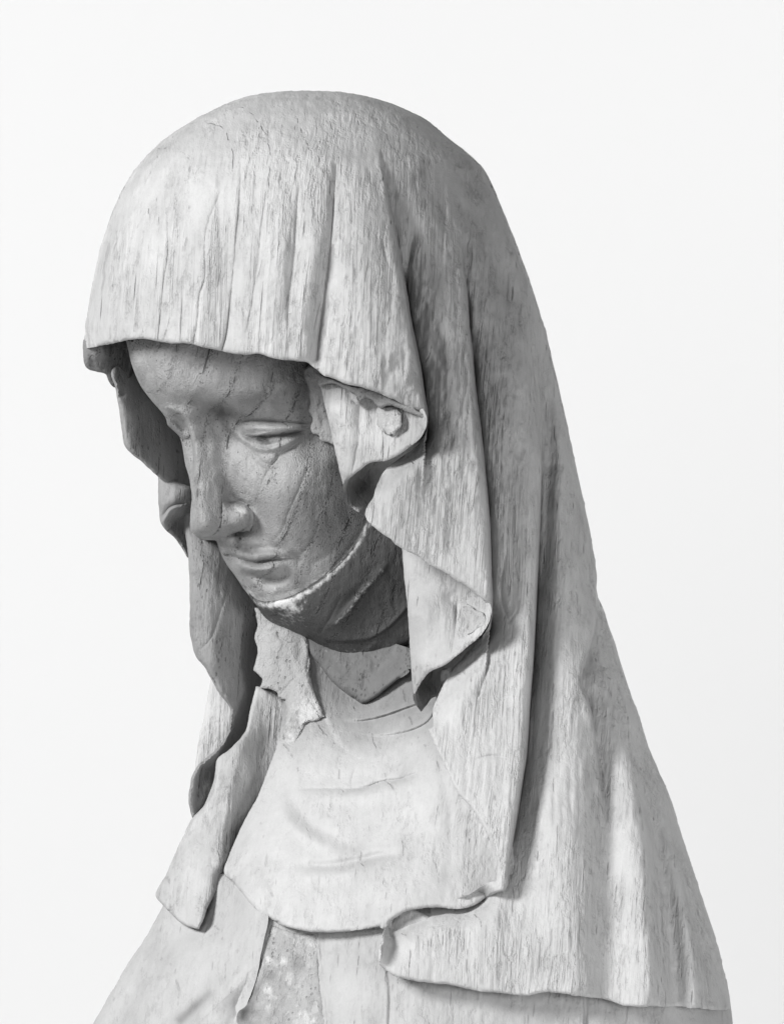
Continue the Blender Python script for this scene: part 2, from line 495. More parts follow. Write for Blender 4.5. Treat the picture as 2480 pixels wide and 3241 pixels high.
hem_low = T('R6', [(1542, 1384), (1460, 1374), (1390, 1358), (1300, 1350), (1200, 1346), (1100, 1340), (1020, 1316), (950, 1305), (850, 1290),
                   (790, 1284), (740, 1294), (720, 1300), (620, 1290), (500, 1275), (400, 1255), (300, 1245), (200, 1225),
                   (160, 1205), (125, 1168)])
lip = T('R6', [(132, 1100), (146, 1055), (165, 1020)])
under_bib = T('R6', [(190, 985), (240, 950), (300, 935), (400, 930), (480, 910), (560, 860)])
pleat3_edge = T('R6', [(598, 850), (600, 780), (575, 700), (500, 565), (440, 500), (400, 415), (350, 310), (325, 250)])
under_curl2 = T('R4', [(700, 1490), (705, 1400), (745, 1300), (820, 1180), (910, 1080), (985, 980), (1012, 900)])
pleat2_hem = T('R4', [(985, 862), (960, 830), (900, 775), (830, 730), (760, 685), (690, 650), (620, 600), (530, 555), (460, 500), (400, 455), (350, 400)])
under_curl1 = T('R11', [(545, 1705), (610, 1600), (640, 1480), (720, 1330), (810, 1240), (950, 1140), (1110, 1010), (1168, 880)])
flap_hem = T('R11', [(1160, 755), (1100, 712), (1040, 690), (960, 640), (880, 600), (800, 560), (700, 520), (600, 477), (450, 440), (350, 418), (230, 370), (100, 320)])
brow_hem = T('R8', [(1500, 350), (1440, 315), (1350, 310), (1200, 290), (1080, 265), (1000, 240), (870, 245), (750, 236)]) + \
    T('R9', [(1440, 225), (1330, 205), (1250, 185), (1100, 150), (1000, 126), (930, 118), (830, 120), (700, 97), (580, 78), (410, 90), (300, 110), (85, 136), (20, 128)])
veil_outline = left_sil[1:] + top_sil + right_sil + hem_low + lip + under_bib + pleat3_edge + under_curl2 + pleat2_hem + under_curl1 + flap_hem + brow_hem

_ls = np.array(left_sil[1:] + top_sil[:1]); _rs = np.array(top_sil + [p for p in right_sil if not 1700 < p[1] < 2010])
_rs = np.vstack([_rs, [[1893, 1830]]]); _rs = _rs[np.argsort(_rs[:, 1], kind='stable')]
_o = np.argsort(_ls[:, 1]); LS = _ls[_o]
XL = np.array([[280, _ls[:, 1].min()]])
def hull(P, inset=0.0, sign=-1.0, bs=1.0):
    y = P[:, 1]
    ly = np.r_[LS[:, 1], 1500, 2000, 2500, 3000, 3450]; lx = np.r_[LS[:, 0], 300, 420, 430, 300, 180]
    # clean right silhouette, top-down monotone
    ry = np.maximum.accumulate(_rs[:, 1]); rx = _rs[:, 0]
    k = np.r_[True, np.diff(ry) > 0.01]
    ry, rx = np.r_[ry[k], 3241, 3450], np.r_[rx[k], 2312, 2330]
    xl = np.interp(y, ly, lx); xr = np.interp(y, ry, rx)
    c, w = (xl + xr) / 2, np.maximum((xr - xl) / 2, 1)
    b = w * 0.95
    bt = np.interp(y, [900, 1300, 2000, 2500, 3130, 3450], [630, 640, 610, 650, 720, 750])
    b = np.minimum(b, bt)
    p = np.interp(y, [1300, 1900, 2500, 3200], [2.0, 2.2, 3.0, 3.8])
    s = np.clip((P[:, 0] - c) / w, -1, 1)
    return sign * bs * b * np.clip(1 - np.abs(s) ** p, 0, 1) ** (1 / p)

ST = lambda kind, tile, pts, *a, **k: Stroke(kind, T(tile, pts), *a, **k)
g3 = T('R3', [(1195, 820), (1225, 980), (1245, 1100), (1258, 1250), (1270, 1500), (1275, 1700)]) + \
     T('R4', [(1272, 200), (1262, 450), (1250, 700), (1240, 900), (1225, 1150), (1205, 1380), (1185, 1640)]) + \
     T('R6', [(706, 430), (680, 590), (655, 720), (641, 800), (637, 862), (626, 884), (598, 892), (568, 908), (536, 930)])
veil_strokes = [
    # flap over second pleat, second over third, third over the back
    ST('step', 'R3', [(425, 60), (445, 200), (470, 350), (500, 500), (530, 660), (558, 800), (580, 950), (610, 1100), (640, 1250), (656, 1380), (668, 1450), (664, 1560)],
       [0, 8, 20, 34, 46, 54, 58, 60, 54, 30], 100, [0, 16, 48, 76, 92, 100, 104, 106, 100, 70], 78),
    ST('step', 'R4', [(-90, -500), (-75, -400), (-60, -250), (-45, -100), (-20, 0), (0, 0)], 0, 5, 0, 5),
    Stroke('step', T('R3', [(848, 540), (862, 680), (880, 850), (890, 1000), (905, 1130), (925, 1350), (950, 1550), (965, 1700)]) +
           T('R4', [(985, 300), (995, 450), (1001, 650), (1007, 880), (1000, 960)]),
           [0, 24, 40, 48, 52, 54, 56, 56, 36], 85, [0, 56, 84, 96, 100, 104, 106, 106, 70], 70),
    Stroke('step', g3, [0, 16, 32, 42, 46, 48, 50, 52, 50, 46, 42, 38, 34, 24, 0], 70, [0, 36, 76, 100, 112, 116, 116, 114, 110, 106, 104, 102, 98, 80, 0], 70),
    ST('groove', 'R3', [(470, 350), (500, 500), (530, 660), (558, 800), (580, 950), (610, 1100), (640, 1250), (656, 1380), (668, 1450)], [0, 14, 26, 34, 40, 44, 44, 36, 10], 9),
    Stroke('groove', T('R3', [(855, 600), (880, 850), (905, 1130), (925, 1350), (950, 1550), (965, 1700)]) + T('R4', [(985, 300), (995, 450), (1001, 650), (1007, 880)]), [0, 26, 34, 38, 42, 44, 44, 42, 36, 10], 9),
    Stroke('groove', g3[:-5], [0, 20, 36, 46, 50, 52, 50, 48, 44, 36, 10], 10),
    Stroke('valley', [(p[0] + 26, p[1]) for p in g3[:-5]], [0, 14, 30, 40, 44, 44, 40, 34, 26, 16, 0], 24),
    # bulge over the hanging back part
    ST('step', 'R7', [(727, 440), (716, 600), (690, 750), (660, 850), (632, 940), (618, 1000), (624, 1070), (645, 1110), (668, 1200), (700, 1400), (720, 1600), (745, 1850)],
       [0, 20, 40, 46, 50, 52, 40, 24, 16, 12, 6, 0], 90, [0, 44, 74, 88, 92, 90, 70, 44, 34, 28, 18, 0], 56),
    # back folds of the cape
    ST('valley', 'R6', [(1000, 200), (1020, 420), (1032, 650), (1035, 900), (1035, 1150), (1030, 1310)], [0, 30, 44, 46, 42, 30], 46, wr=50),
    ST('ridge', 'R6', [(1110, 60), (1150, 300), (1180, 600), (1195, 800), (1203, 1100), (1200, 1310)], [34, 46, 52, 54, 50, 40], 66, wr=24),
    ST('valley', 'R6', [(1180, 300), (1220, 550), (1255, 800), (1290, 1050), (1310, 1330)], [10, 38, 46, 44, 34], 28, wr=40),
    ST('ridge', 'R6', [(1240, 480), (1290, 680), (1340, 880), (1380, 1100), (1400, 1330)], [10, 34, 44, 44, 34], 40, wr=16),
    ST('valley', 'R6', [(1270, 500), (1330, 720), (1385, 920), (1420, 1120), (1440, 1330)], [4, 22, 30, 30, 24], 18, wr=30),
    ST('ridge', 'R6', [(860, 330), (850, 600), (860, 900), (900, 1250)], [0, 22, 26, 18], 75),
    ST('valley', 'R6', [(735, 500), (740, 800), (760, 1100), (800, 1260)], [0, 12, 8, 0], 60),
    ST('ridge', 'R4', [(1390, 250), (1400, 600), (1385, 1000), (1370, 1500)], [4, 22, 26, 14], 70),
    ST('valley', 'R4', [(1480, 450), (1490, 700), (1470, 950), (1440, 1150)], [0, 12, 14, 0], 36),
    # shoulder edge of the crown, worn facets
    ST('ridge', 'R3', [(860, 90), (960, 230), (1050, 420), (1150, 640), (1205, 850), (1240, 1080)], [0, 24, 36, 42, 36, 10], 34, wr=26),
    ST('valley', 'R3', [(1250, 950), (1290, 1150), (1320, 1400), (1340, 1700)], [0, 26, 30, 16], 32),
    # gouge marks at the tops of the pleats
    ST('valley', 'R3', [(650, 470), (600, 540), (575, 640), (570, 760), (590, 900)], [0, 16, 22, 14, 0], 18),
    ST('ridge', 'R3', [(680, 560), (660, 700), (690, 900), (740, 1100), (800, 1400), (830, 1650)], [0, 14, 16, 14, 12, 8], 55),
    ST('valley', 'R3', [(890, 560), (885, 640), (890, 760)], [10, 22, 0], 14),
    ST('ridge', 'R3', [(985, 600), (1000, 800), (1060, 1100), (1100, 1500)], [0, 10, 14, 12], 60),
    ST('valley', 'R3', [(1095, 600), (1080, 900), (1060, 1150), (1040, 1300)], [0, 10, 9, 0], 16),
    ST('ridge', 'R3', [(470, 170), (640, 420), (760, 500), (850, 560)], [0, 8, 8, 0], 30),
    # brow folds of the front
    ST('valley', 'R2', [(1255, 420), (1235, 650), (1220, 850), (1192, 1050), (1168, 1230), (1155, 1370)], [0, 16, 24, 28, 30, 28], 26, wr=40),
    ST('ridge', 'R2', [(1350, 480), (1370, 800), (1400, 1100), (1420, 1350), (1430, 1460)], [0, 16, 20, 22, 22], 60),
    ST('valley', 'R2', [(1040, 520), (1055, 750), (1050, 950), (1030, 1200)], [0, 10, 12, 0], 24),
    ST('ridge', 'R2', [(1000, 480), (1000, 700), (960, 1000), (940, 1330)], [0, 10, 10, 8], 45),
    ST('ridge', 'R2', [(1130, 650), (1120, 900), (1090, 1150), (1080, 1360)], [0, 8, 12, 12], 32),
    ST('valley', 'R2', [(705, 520), (720, 750), (735, 950), (730, 1150), (715, 1310)], [0, 12, 20, 20, 18], 40),
    ST('ridge', 'R2', [(640, 560), (630, 850), (600, 1100), (580, 1290)], [0, 10, 15, 12], 36),
    ST('valley', 'R2', [(520, 600), (490, 900), (470, 1150), (450, 1280)], [0, 10, 10, 8], 30),
    ST('ridge', 'R2', [(330, 620), (300, 900), (290, 1100), (300, 1260)], [0, 8, 12, 12], 44),
    ST('valley', 'R2', [(220, 650), (195, 900), (185, 1260)], [0, 8, 8], 18),
    # drying cracks
    ST('groove', 'R2', [(1247, 440), (1240, 560), (1225, 760), (1210, 900), (1190, 1080), (1165, 1280), (1155, 1370)], [5, 12, 14, 14, 16, 18, 14], 4.5, refine=True),
    ST('groove', 'R2', [(795, 440), (790, 600), (775, 780), (765, 900), (750, 1060), (725, 1260), (705, 1320)], [2, 8, 9, 7, 8, 12, 16], 4, refine=True),
    ST('groove', 'R2', [(440, 640), (445, 850), (425, 1000), (408, 1180), (398, 1270)], [3, 8, 10, 8, 10], 3.6, refine=True),
    ST('groove', 'R2', [(700, 560), (630, 760), (625, 980), (600, 1060), (590, 1180), (570, 1290)], [2, 6, 8, 10, 10, 12], 4, refine=True),
    ST('groove', 'R2', [(215, 620), (190, 780), (182, 900), (170, 1080), (163, 1265)], [2, 6, 7, 6, 9], 3.2, refine=True),
    ST('groove', 'R2', [(920, 560), (890, 780), (880, 900), (830, 1230)], [2, 8, 6, 4], 4, refine=True),
    ST('groove', 'R2', [(1070, 560), (1045, 900), (1020, 1100), (1020, 1200)], [2, 8, 7, 3], 4, refine=True),
    ST('groove', 'R3', [(430, 60), (462, 300), (475, 400)], [3, 9, 5], 4, refine=True),
    ST('groove', 'R3', [(605, 450), (590, 560), (575, 700), (560, 850)], [4, 14, 12, 4], 6, refine=True),
    ST('groove', 'R3', [(760, 200), (758, 420), (750, 620), (720, 800)], [2, 6, 6, 3], 4, refine=True),
    ST('groove', 'R3', [(1105, 600), (1090, 850), (1075, 1000), (1060, 1150), (1045, 1280)], [3, 10, 9, 10, 4], 4.5, refine=True),
    ST('groove', 'R3', [(1165, 1080), (1130, 1330), (1100, 1600)], [3, 7, 4], 4, refine=True),
    ST('groove', 'R3', [(450, 450), (445, 600), (475, 690)], [3, 9, 4], 4, refine=True),
    ST('groove', 'R3', [(880, 1150), (870, 1350), (830, 1500), (790, 1640)], [3, 8, 7, 4], 5, refine=True),
    ST('groove', 'R4', [(1090, 560), (1060, 800), (1100, 950), (1140, 890)], [3, 7, 9, 3], 5, refine=True),
    ST('groove', 'R4', [(1010, 1060), (970, 1230), (940, 1330)], [3, 10, 5], 5, refine=True),
    ST('groove', 'R4', [(1240, 1180), (1230, 1450), (1215, 1650)], [3, 8, 4], 4, refine=True),
    ST('groove', 'R6', [(520, 370), (575, 356), (640, 366)], [3, 8, 3], 4, refine=True),
    # hollows where the hem curls under
    ST('valley', 'R11', [(1170, 820), (1090, 1010), (940, 1140), (800, 1230), (700, 1330), (640, 1500), (560, 1690)], [50, 105, 120, 120, 110, 60, 20], 40),
    ST('valley', 'R4', [(1008, 900), (960, 1010), (880, 1100), (800, 1190), (730, 1300), (690, 1400)], [40, 100, 130, 140, 130, 70], 44),
    # curl of the lower hem
    ST('valley', 'R6', [(180, 1025), (236, 975), (300, 958), (380, 955), (470, 955), (530, 925)], [80, 130, 140, 135, 130, 110], 36),
    ST('valley', 'R6', [(185, 1090), (205, 1040), (260, 1010), (340, 1000)], [60, 95, 90, 30], 38),
    ST('ridge', 'R6', [(150, 1060), (138, 1110), (130, 1165)], [40, 44, 20], 16),
]
hems = [(flap_hem + brow_hem, 16, 15), (hem_low, 13, 14), (pleat2_hem, 13, 13), (pleat3_edge, 14, 14), (lip, 12, 12)]
def veil_tone(P):
    # grey weathering above the pale cape; right side and pleats get painted shade too
    x, y = P[:, 0], P[:, 1]
    t = -.12 * sstep(2300, 1500, y) - .33 * np.exp(-(np.maximum(np.abs(x - 1450) - 90, 0) / 190) ** 2 - (np.maximum(np.abs(y - 950) - 300, 0) / 330) ** 2)
    return t
def veil_wear(P):
    """eroded side of the head: deeper, blockier relief than the polished crown"""
    x, y = P[:, 0], P[:, 1]
    m = np.exp(-(np.maximum(np.abs(x - 1470) - 120, 0) / 150) ** 2 - (np.maximum(np.abs(y - 1150) - 250, 0) / 220) ** 2)
    m = m + .5 * sstep(900, 1150, y) * sstep(1500, 1200, y) * sstep(1500, 1200, x)
    e = fbm(x / 46, y / 80, 0.3, 3, 77)
    e2 = np.abs(vnoise(x / 20, y / 55, 0.7, 78))
    return m * (9 * e + 7 * (e2 - .3))
veil = Part()
veil.add(veil_outline, lambda P: hull(P) + veil_wear(P), 5.0, veil_strokes, thick=62, hems=hems, tone=veil_tone, seed=1, closed_edge=True, jitter=2.4, grain=1.0)
# rear half of the veil and body
back_outline = T('S', [(280, 1090), (295, 900), (345, 680), (440, 510), (620, 370), (850, 290), (1000, 286), (1150, 300), (1330, 375), (1520, 515), (1600, 680),
                       (1690, 920), (1770, 1220), (1840, 1560), (1880, 1800), (1900, 1910), (1990, 2190), (2090, 2480), (2215, 2850), (2285, 3130),
                       (2300, 3420), (560, 3420), (640, 3000), (800, 2600), (950, 2300), (1080, 2050), (1050, 1700), (900, 1200), (600, 1060)])
def back_fold(P):
    y = hull(P, sign=1.0, bs=1.0)
    return y + 26 * np.sin(P[:, 0] / 62 + np.sin(P[:, 1] / 400)) * sstep(900, 1700, P[:, 1]) * np.clip(y / 200, 0, 1)
veil.add(back_outline, lambda P: -8 + 170 * sstep(1650, 1350, P[:, 0]) * sstep(1200, 1500, P[:, 1]), 14, thick=60, back=lambda P: np.maximum(back_fold(P), -8 + 240 * sstep(1650, 1350, P[:, 0]) * sstep(1200, 1500, P[:, 1])), seed=2, rough=.2)

# curled hem pieces
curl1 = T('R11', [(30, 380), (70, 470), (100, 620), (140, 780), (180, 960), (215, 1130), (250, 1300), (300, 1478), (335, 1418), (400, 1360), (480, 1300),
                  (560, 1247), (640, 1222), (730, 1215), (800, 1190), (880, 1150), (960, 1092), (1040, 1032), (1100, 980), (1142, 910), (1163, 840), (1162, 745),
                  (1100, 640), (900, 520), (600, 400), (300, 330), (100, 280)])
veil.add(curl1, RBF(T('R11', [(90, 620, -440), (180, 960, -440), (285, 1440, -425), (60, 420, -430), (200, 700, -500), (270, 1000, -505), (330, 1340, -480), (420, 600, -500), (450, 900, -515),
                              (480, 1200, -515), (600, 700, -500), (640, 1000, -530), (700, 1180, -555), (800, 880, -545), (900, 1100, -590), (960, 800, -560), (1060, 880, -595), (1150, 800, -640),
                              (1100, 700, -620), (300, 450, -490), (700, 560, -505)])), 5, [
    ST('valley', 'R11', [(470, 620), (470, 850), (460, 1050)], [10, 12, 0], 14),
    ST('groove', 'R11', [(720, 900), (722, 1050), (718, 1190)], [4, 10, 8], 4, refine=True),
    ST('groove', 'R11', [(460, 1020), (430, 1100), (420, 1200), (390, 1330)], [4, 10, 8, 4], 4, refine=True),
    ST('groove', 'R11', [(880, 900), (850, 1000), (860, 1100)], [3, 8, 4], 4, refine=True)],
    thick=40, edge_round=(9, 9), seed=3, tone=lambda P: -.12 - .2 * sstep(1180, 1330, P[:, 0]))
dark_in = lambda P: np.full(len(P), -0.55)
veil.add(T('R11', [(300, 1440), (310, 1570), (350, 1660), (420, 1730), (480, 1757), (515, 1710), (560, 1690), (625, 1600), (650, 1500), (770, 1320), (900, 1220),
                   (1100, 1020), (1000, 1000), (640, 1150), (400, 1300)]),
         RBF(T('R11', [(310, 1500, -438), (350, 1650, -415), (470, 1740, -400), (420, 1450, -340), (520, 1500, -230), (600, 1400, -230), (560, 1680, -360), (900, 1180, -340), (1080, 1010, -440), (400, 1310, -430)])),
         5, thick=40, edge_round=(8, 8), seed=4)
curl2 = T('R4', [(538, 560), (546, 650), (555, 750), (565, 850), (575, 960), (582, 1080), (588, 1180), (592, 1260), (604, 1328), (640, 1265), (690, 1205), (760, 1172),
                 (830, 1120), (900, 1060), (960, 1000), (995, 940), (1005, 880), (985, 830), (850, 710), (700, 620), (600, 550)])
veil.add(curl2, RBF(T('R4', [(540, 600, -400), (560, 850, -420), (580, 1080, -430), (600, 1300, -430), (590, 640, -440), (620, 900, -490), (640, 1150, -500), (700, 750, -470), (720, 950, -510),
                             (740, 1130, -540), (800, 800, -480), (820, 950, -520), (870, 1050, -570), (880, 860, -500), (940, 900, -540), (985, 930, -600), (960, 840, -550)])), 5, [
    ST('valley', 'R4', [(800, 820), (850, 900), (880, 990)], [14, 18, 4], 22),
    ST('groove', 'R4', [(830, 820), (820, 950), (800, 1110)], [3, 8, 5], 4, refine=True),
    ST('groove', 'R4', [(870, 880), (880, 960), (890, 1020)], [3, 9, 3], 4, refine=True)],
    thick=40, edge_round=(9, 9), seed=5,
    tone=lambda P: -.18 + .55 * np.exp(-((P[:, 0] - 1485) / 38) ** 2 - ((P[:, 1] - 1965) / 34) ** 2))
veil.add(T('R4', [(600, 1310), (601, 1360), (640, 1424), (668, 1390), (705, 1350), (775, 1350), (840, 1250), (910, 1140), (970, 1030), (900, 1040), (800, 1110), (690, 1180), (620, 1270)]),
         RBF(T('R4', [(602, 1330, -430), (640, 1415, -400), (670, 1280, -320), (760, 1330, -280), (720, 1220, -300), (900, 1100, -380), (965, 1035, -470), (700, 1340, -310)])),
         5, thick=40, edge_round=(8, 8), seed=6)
veil.build('veil', M_veil, root)

# ---- far side of the veil, seen from inside
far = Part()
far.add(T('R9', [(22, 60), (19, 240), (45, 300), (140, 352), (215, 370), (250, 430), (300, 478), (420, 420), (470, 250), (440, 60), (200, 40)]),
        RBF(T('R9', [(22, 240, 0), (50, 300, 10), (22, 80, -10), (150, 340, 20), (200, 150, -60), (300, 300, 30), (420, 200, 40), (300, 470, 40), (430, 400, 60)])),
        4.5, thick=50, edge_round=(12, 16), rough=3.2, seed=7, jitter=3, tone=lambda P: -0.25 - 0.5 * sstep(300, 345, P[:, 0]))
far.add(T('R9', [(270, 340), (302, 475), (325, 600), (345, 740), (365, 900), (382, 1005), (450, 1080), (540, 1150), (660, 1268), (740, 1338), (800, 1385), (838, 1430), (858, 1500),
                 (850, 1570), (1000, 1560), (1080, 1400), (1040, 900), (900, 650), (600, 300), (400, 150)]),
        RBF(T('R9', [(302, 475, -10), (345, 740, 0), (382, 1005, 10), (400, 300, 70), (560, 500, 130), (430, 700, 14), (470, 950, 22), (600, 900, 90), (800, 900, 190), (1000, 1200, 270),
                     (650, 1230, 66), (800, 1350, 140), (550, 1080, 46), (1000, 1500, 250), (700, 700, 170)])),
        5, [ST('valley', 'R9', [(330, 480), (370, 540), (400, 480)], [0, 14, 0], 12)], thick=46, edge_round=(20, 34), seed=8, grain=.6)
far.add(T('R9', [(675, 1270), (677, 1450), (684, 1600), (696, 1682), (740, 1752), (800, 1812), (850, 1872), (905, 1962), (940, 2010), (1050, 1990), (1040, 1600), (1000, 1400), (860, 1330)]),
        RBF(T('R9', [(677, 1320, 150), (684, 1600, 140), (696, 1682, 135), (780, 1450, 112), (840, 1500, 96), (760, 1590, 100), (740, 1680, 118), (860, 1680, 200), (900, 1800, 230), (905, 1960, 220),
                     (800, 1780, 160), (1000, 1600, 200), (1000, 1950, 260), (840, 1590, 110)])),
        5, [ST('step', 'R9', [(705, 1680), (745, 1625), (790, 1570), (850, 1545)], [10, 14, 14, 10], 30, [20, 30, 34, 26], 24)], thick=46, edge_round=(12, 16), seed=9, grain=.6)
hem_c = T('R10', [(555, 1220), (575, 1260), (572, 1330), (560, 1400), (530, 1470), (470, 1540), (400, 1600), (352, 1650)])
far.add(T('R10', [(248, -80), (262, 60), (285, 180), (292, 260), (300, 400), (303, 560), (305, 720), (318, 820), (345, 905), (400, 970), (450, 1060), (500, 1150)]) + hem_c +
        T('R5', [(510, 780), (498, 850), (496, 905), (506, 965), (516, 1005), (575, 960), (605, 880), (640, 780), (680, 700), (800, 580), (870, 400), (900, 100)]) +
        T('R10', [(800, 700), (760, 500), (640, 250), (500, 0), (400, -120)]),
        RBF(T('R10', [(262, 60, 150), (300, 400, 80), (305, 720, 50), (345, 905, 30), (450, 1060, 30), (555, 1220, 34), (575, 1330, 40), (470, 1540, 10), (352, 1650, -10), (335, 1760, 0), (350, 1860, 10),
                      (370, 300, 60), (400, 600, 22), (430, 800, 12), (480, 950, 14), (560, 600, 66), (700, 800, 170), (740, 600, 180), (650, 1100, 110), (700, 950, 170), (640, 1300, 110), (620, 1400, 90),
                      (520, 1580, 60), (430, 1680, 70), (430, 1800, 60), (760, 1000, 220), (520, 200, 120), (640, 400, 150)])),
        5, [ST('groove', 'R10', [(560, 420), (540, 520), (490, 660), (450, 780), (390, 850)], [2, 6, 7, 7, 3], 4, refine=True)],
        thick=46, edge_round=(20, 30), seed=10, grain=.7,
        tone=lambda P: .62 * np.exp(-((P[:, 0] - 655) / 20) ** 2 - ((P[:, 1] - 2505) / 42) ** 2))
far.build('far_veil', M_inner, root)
lap = Part()
lap.add(T('R10', [(440, 1055), (420, 1180), (390, 1330), (360, 1480), (337, 1660), (330, 1780), (480, 1720), (620, 1420), (620, 1200), (520, 1060)]),
        RBF(T('R10', [(445, 1060, 170), (390, 1330, 160), (335, 1680, 150), (520, 1200, 150), (560, 1400, 140), (480, 1700, 140), (600, 1200, 150)])), 6, thick=50, edge_round=(12, 14), seed=12, grain=.4)
lap.add(T('R5', [(850, 300), (930, 312), (970, 335), (1030, 360), (1020, 480), (1005, 600), (970, 720), (920, 830), (850, 960), (760, 1130), (705, 1260), (668, 1350), (612, 1440), (590, 1500),
                 (562, 1562), (500, 1550), (430, 1508), (370, 1452), (325, 1395), (380, 1290), (440, 1150), (500, 1020), (520, 990), (575, 930), (608, 860), (634, 780), (645, 690), (700, 640), (790, 545), (820, 420)]),
        RBF(T('R5', [(510, 1010, -10), (325, 1395, -60), (430, 1170, -40), (640, 720, -30), (610, 880, -50), (760, 640, -60), (720, 800, -105), (700, 1000, -140), (665, 1230, -180), (575, 1500, -215), (600, 1000, -85),
                     (540, 1250, -130), (430, 1400, -120), (480, 1540, -170), (900, 830, -20), (1010, 450, 60), (850, 960, -20), (760, 1130, -50), (690, 1300, -110), (620, 1430, -160), (870, 330, 70), (820, 560, -20),
                     (880, 600, 20), (800, 850, -60), (760, 1000, -80)])),
        5, [ST('ridge', 'R5', [(790, 560), (725, 780), (712, 960), (685, 1180), (640, 1330), (570, 1540)], [0, 12, 16, 18, 18, 12], 34, wr=16),
            ST('groove', 'R5', [(725, 800), (715, 1000), (690, 1200), (660, 1330)], [3, 9, 9, 4], 4, refine=True),
            ST('groove', 'R5', [(505, 1250), (497, 1400), (495, 1540)], [2, 7, 5], 4, refine=True)],
        thick=60, edge_round=(12, 14), seed=13, grain=.9, tone=lambda P: np.full(len(P), -.15))
lap.build('veil_lappet', M_veil, root)

# ---- face
nose = RBF([(585, 1325, -262), (604, 1380, -248), (613, 1440, -245), (617, 1500, -250), (620, 1560, -258), (622, 1610, -270), (628, 1655, -272),
            (590, 1400, -200), (596, 1470, -200), (606, 1550, -215), (604, 1610, -222), (602, 1650, -215), (610, 1688, -200), (640, 1708, -205),
            (640, 1340, -248), (660, 1400, -222), (668, 1480, -232), (676, 1560, -250), (700, 1400, -226), (705, 1450, -230), (718, 1520, -236), (738, 1580, -226), (690, 1640, -268), (735, 1630, -250),
            (775, 1640, -250), (800, 1645, -225), (670, 1702, -225), (710, 1692, -232), (750, 1680, -232), (788, 1674, -215), (645, 1668, -282), (665, 1610, -268), (620, 1300, -300), (700, 1330, -240)], 10)
face_base = RBF([
    (400, 1070, -230), (420, 1150, -225), (445, 1212, -212), (480, 1262, -205), (510, 1297, -190),
    (470, 1080, -318), (480, 1160, -322), (510, 1220, -322), (540, 1265, -295),
    (600, 1080, -380), (610, 1170, -378), (630, 1240, -362), (750, 1080, -405), (760, 1170, -405), (770, 1240, -398),
    (900, 1100, -385), (900, 1180, -382), (880, 1240, -388), (1020, 1120, -315), (1000, 1190, -320), (990, 1250, -325), (1100, 1200, -270), (1080, 1300, -255),
    (620, 1280, -300), (700, 1275, -335), (800, 1275, -372), (900, 1272, -368),
    (660, 1315, -228), (700, 1335, -212), (760, 1325, -262), (870, 1318, -302), (970, 1310, -292),
    (770, 1378, -230), (820, 1365, -280), (870, 1365, -310), (930, 1360, -306), (985, 1352, -276),
    (780, 1420, -242), (870, 1425, -290), (960, 1400, -285), (830, 1480, -288), (900, 1490, -322), (980, 1480, -314), (1060, 1450, -270), (1120, 1450, -215),
    (740, 1450, -226), (745, 1540, -214), (820, 1560, -266), (900, 1570, -308), (1000, 1570, -298), (1080, 1560, -254), (1150, 1540, -195),
    (770, 1640, -175), (840, 1640, -236), (920, 1650, -276), (1020, 1650, -260), (1100, 1640, -220),
    (690, 1715, -125), (740, 1745, -150), (800, 1720, -190), (870, 1720, -228), (960, 1730, -232), (1050, 1720, -202),
    (770, 1778, -140), (830, 1775, -175), (893, 1760, -205), (760, 1803, -122), (810, 1808, -165), (870, 1800, -195),
    (785, 1838, -95), (840, 1838, -138), (900, 1830, -172), (810, 1880, -88), (850, 1885, -125), (900, 1880, -140), (960, 1840, -178), (1040, 1790, -190),
    (690, 1735, -95), (717, 1790, -70), (749, 1836, -42), (782, 1882, -25), (800, 1905, -15),
    (1000, 1900, -120), (1100, 1850, -130), (1200, 1700, -130), (1160, 1640, -190),
    (530, 1340, -150), (555, 1372, -105), (575, 1410, -95), (585, 1470, -92), (600, 1540, -85), (606, 1600, -75), (610, 1680, -60),
    (650, 1450, -150), (690, 1600, -130), (650, 1680, -90)], 20)
nose_poly = np.array(T('S', [(500, 1270), (540, 1285), (565, 1303), (588, 1331), (600, 1361), (609, 1410), (611, 1443), (608, 1492), (595, 1540), (560, 1570), (550, 1690), (590, 1712), (625, 1706), (660, 1711), (690, 1705), (712, 1697),
                             (750, 1685), (790, 1680), (808, 1660), (812, 1630), (802, 1600), (772, 1585), (752, 1560), (738, 1480), (728, 1400), (712, 1340), (690, 1290), (600, 1250)]))
n_bottom = resample(T('S', [(590, 1708), (625, 1706), (660, 1711), (690, 1705), (712, 1697), (750, 1685), (790, 1680), (806, 1664)]), 8)
n_wing = resample(T('S', [(806, 1664), (812, 1630), (802, 1602), (772, 1586)]), 8)
n_side = resample(T('S', [(752, 1560), (738, 1480), (728, 1400), (712, 1340), (690, 1290), (600, 1250), (500, 1270)]), 8)
n_far = resample(T('S', [(540, 1285), (565, 1303), (588, 1331), (600, 1361), (609, 1410), (611, 1443), (608, 1492), (597, 1540)]), 8)
def face_depth(P):
    Y = face_base(P)
    m = np.where(inside(P, nose_poly))[0]
    Q = P[m]
    b = poly_dist(Q, n_bottom)[0]; w = poly_dist(Q, n_wing)[0]; s = poly_dist(Q, n_side)[0]; f = poly_dist(Q, n_far)[0]
    rb = np.clip(b / 34, 0, 1)
    t = np.sqrt(1 - (1 - rb) ** 2) * sstep(0, 26, w) * sstep(0, 62, s) * np.sqrt(1 - (1 - np.clip(f / 14, 0, 1)) ** 2)
    Yn = nose(Q)
    Y[m] = Y[m] + t * (np.minimum(Yn, Y[m] + 60) - Y[m])
    return Y
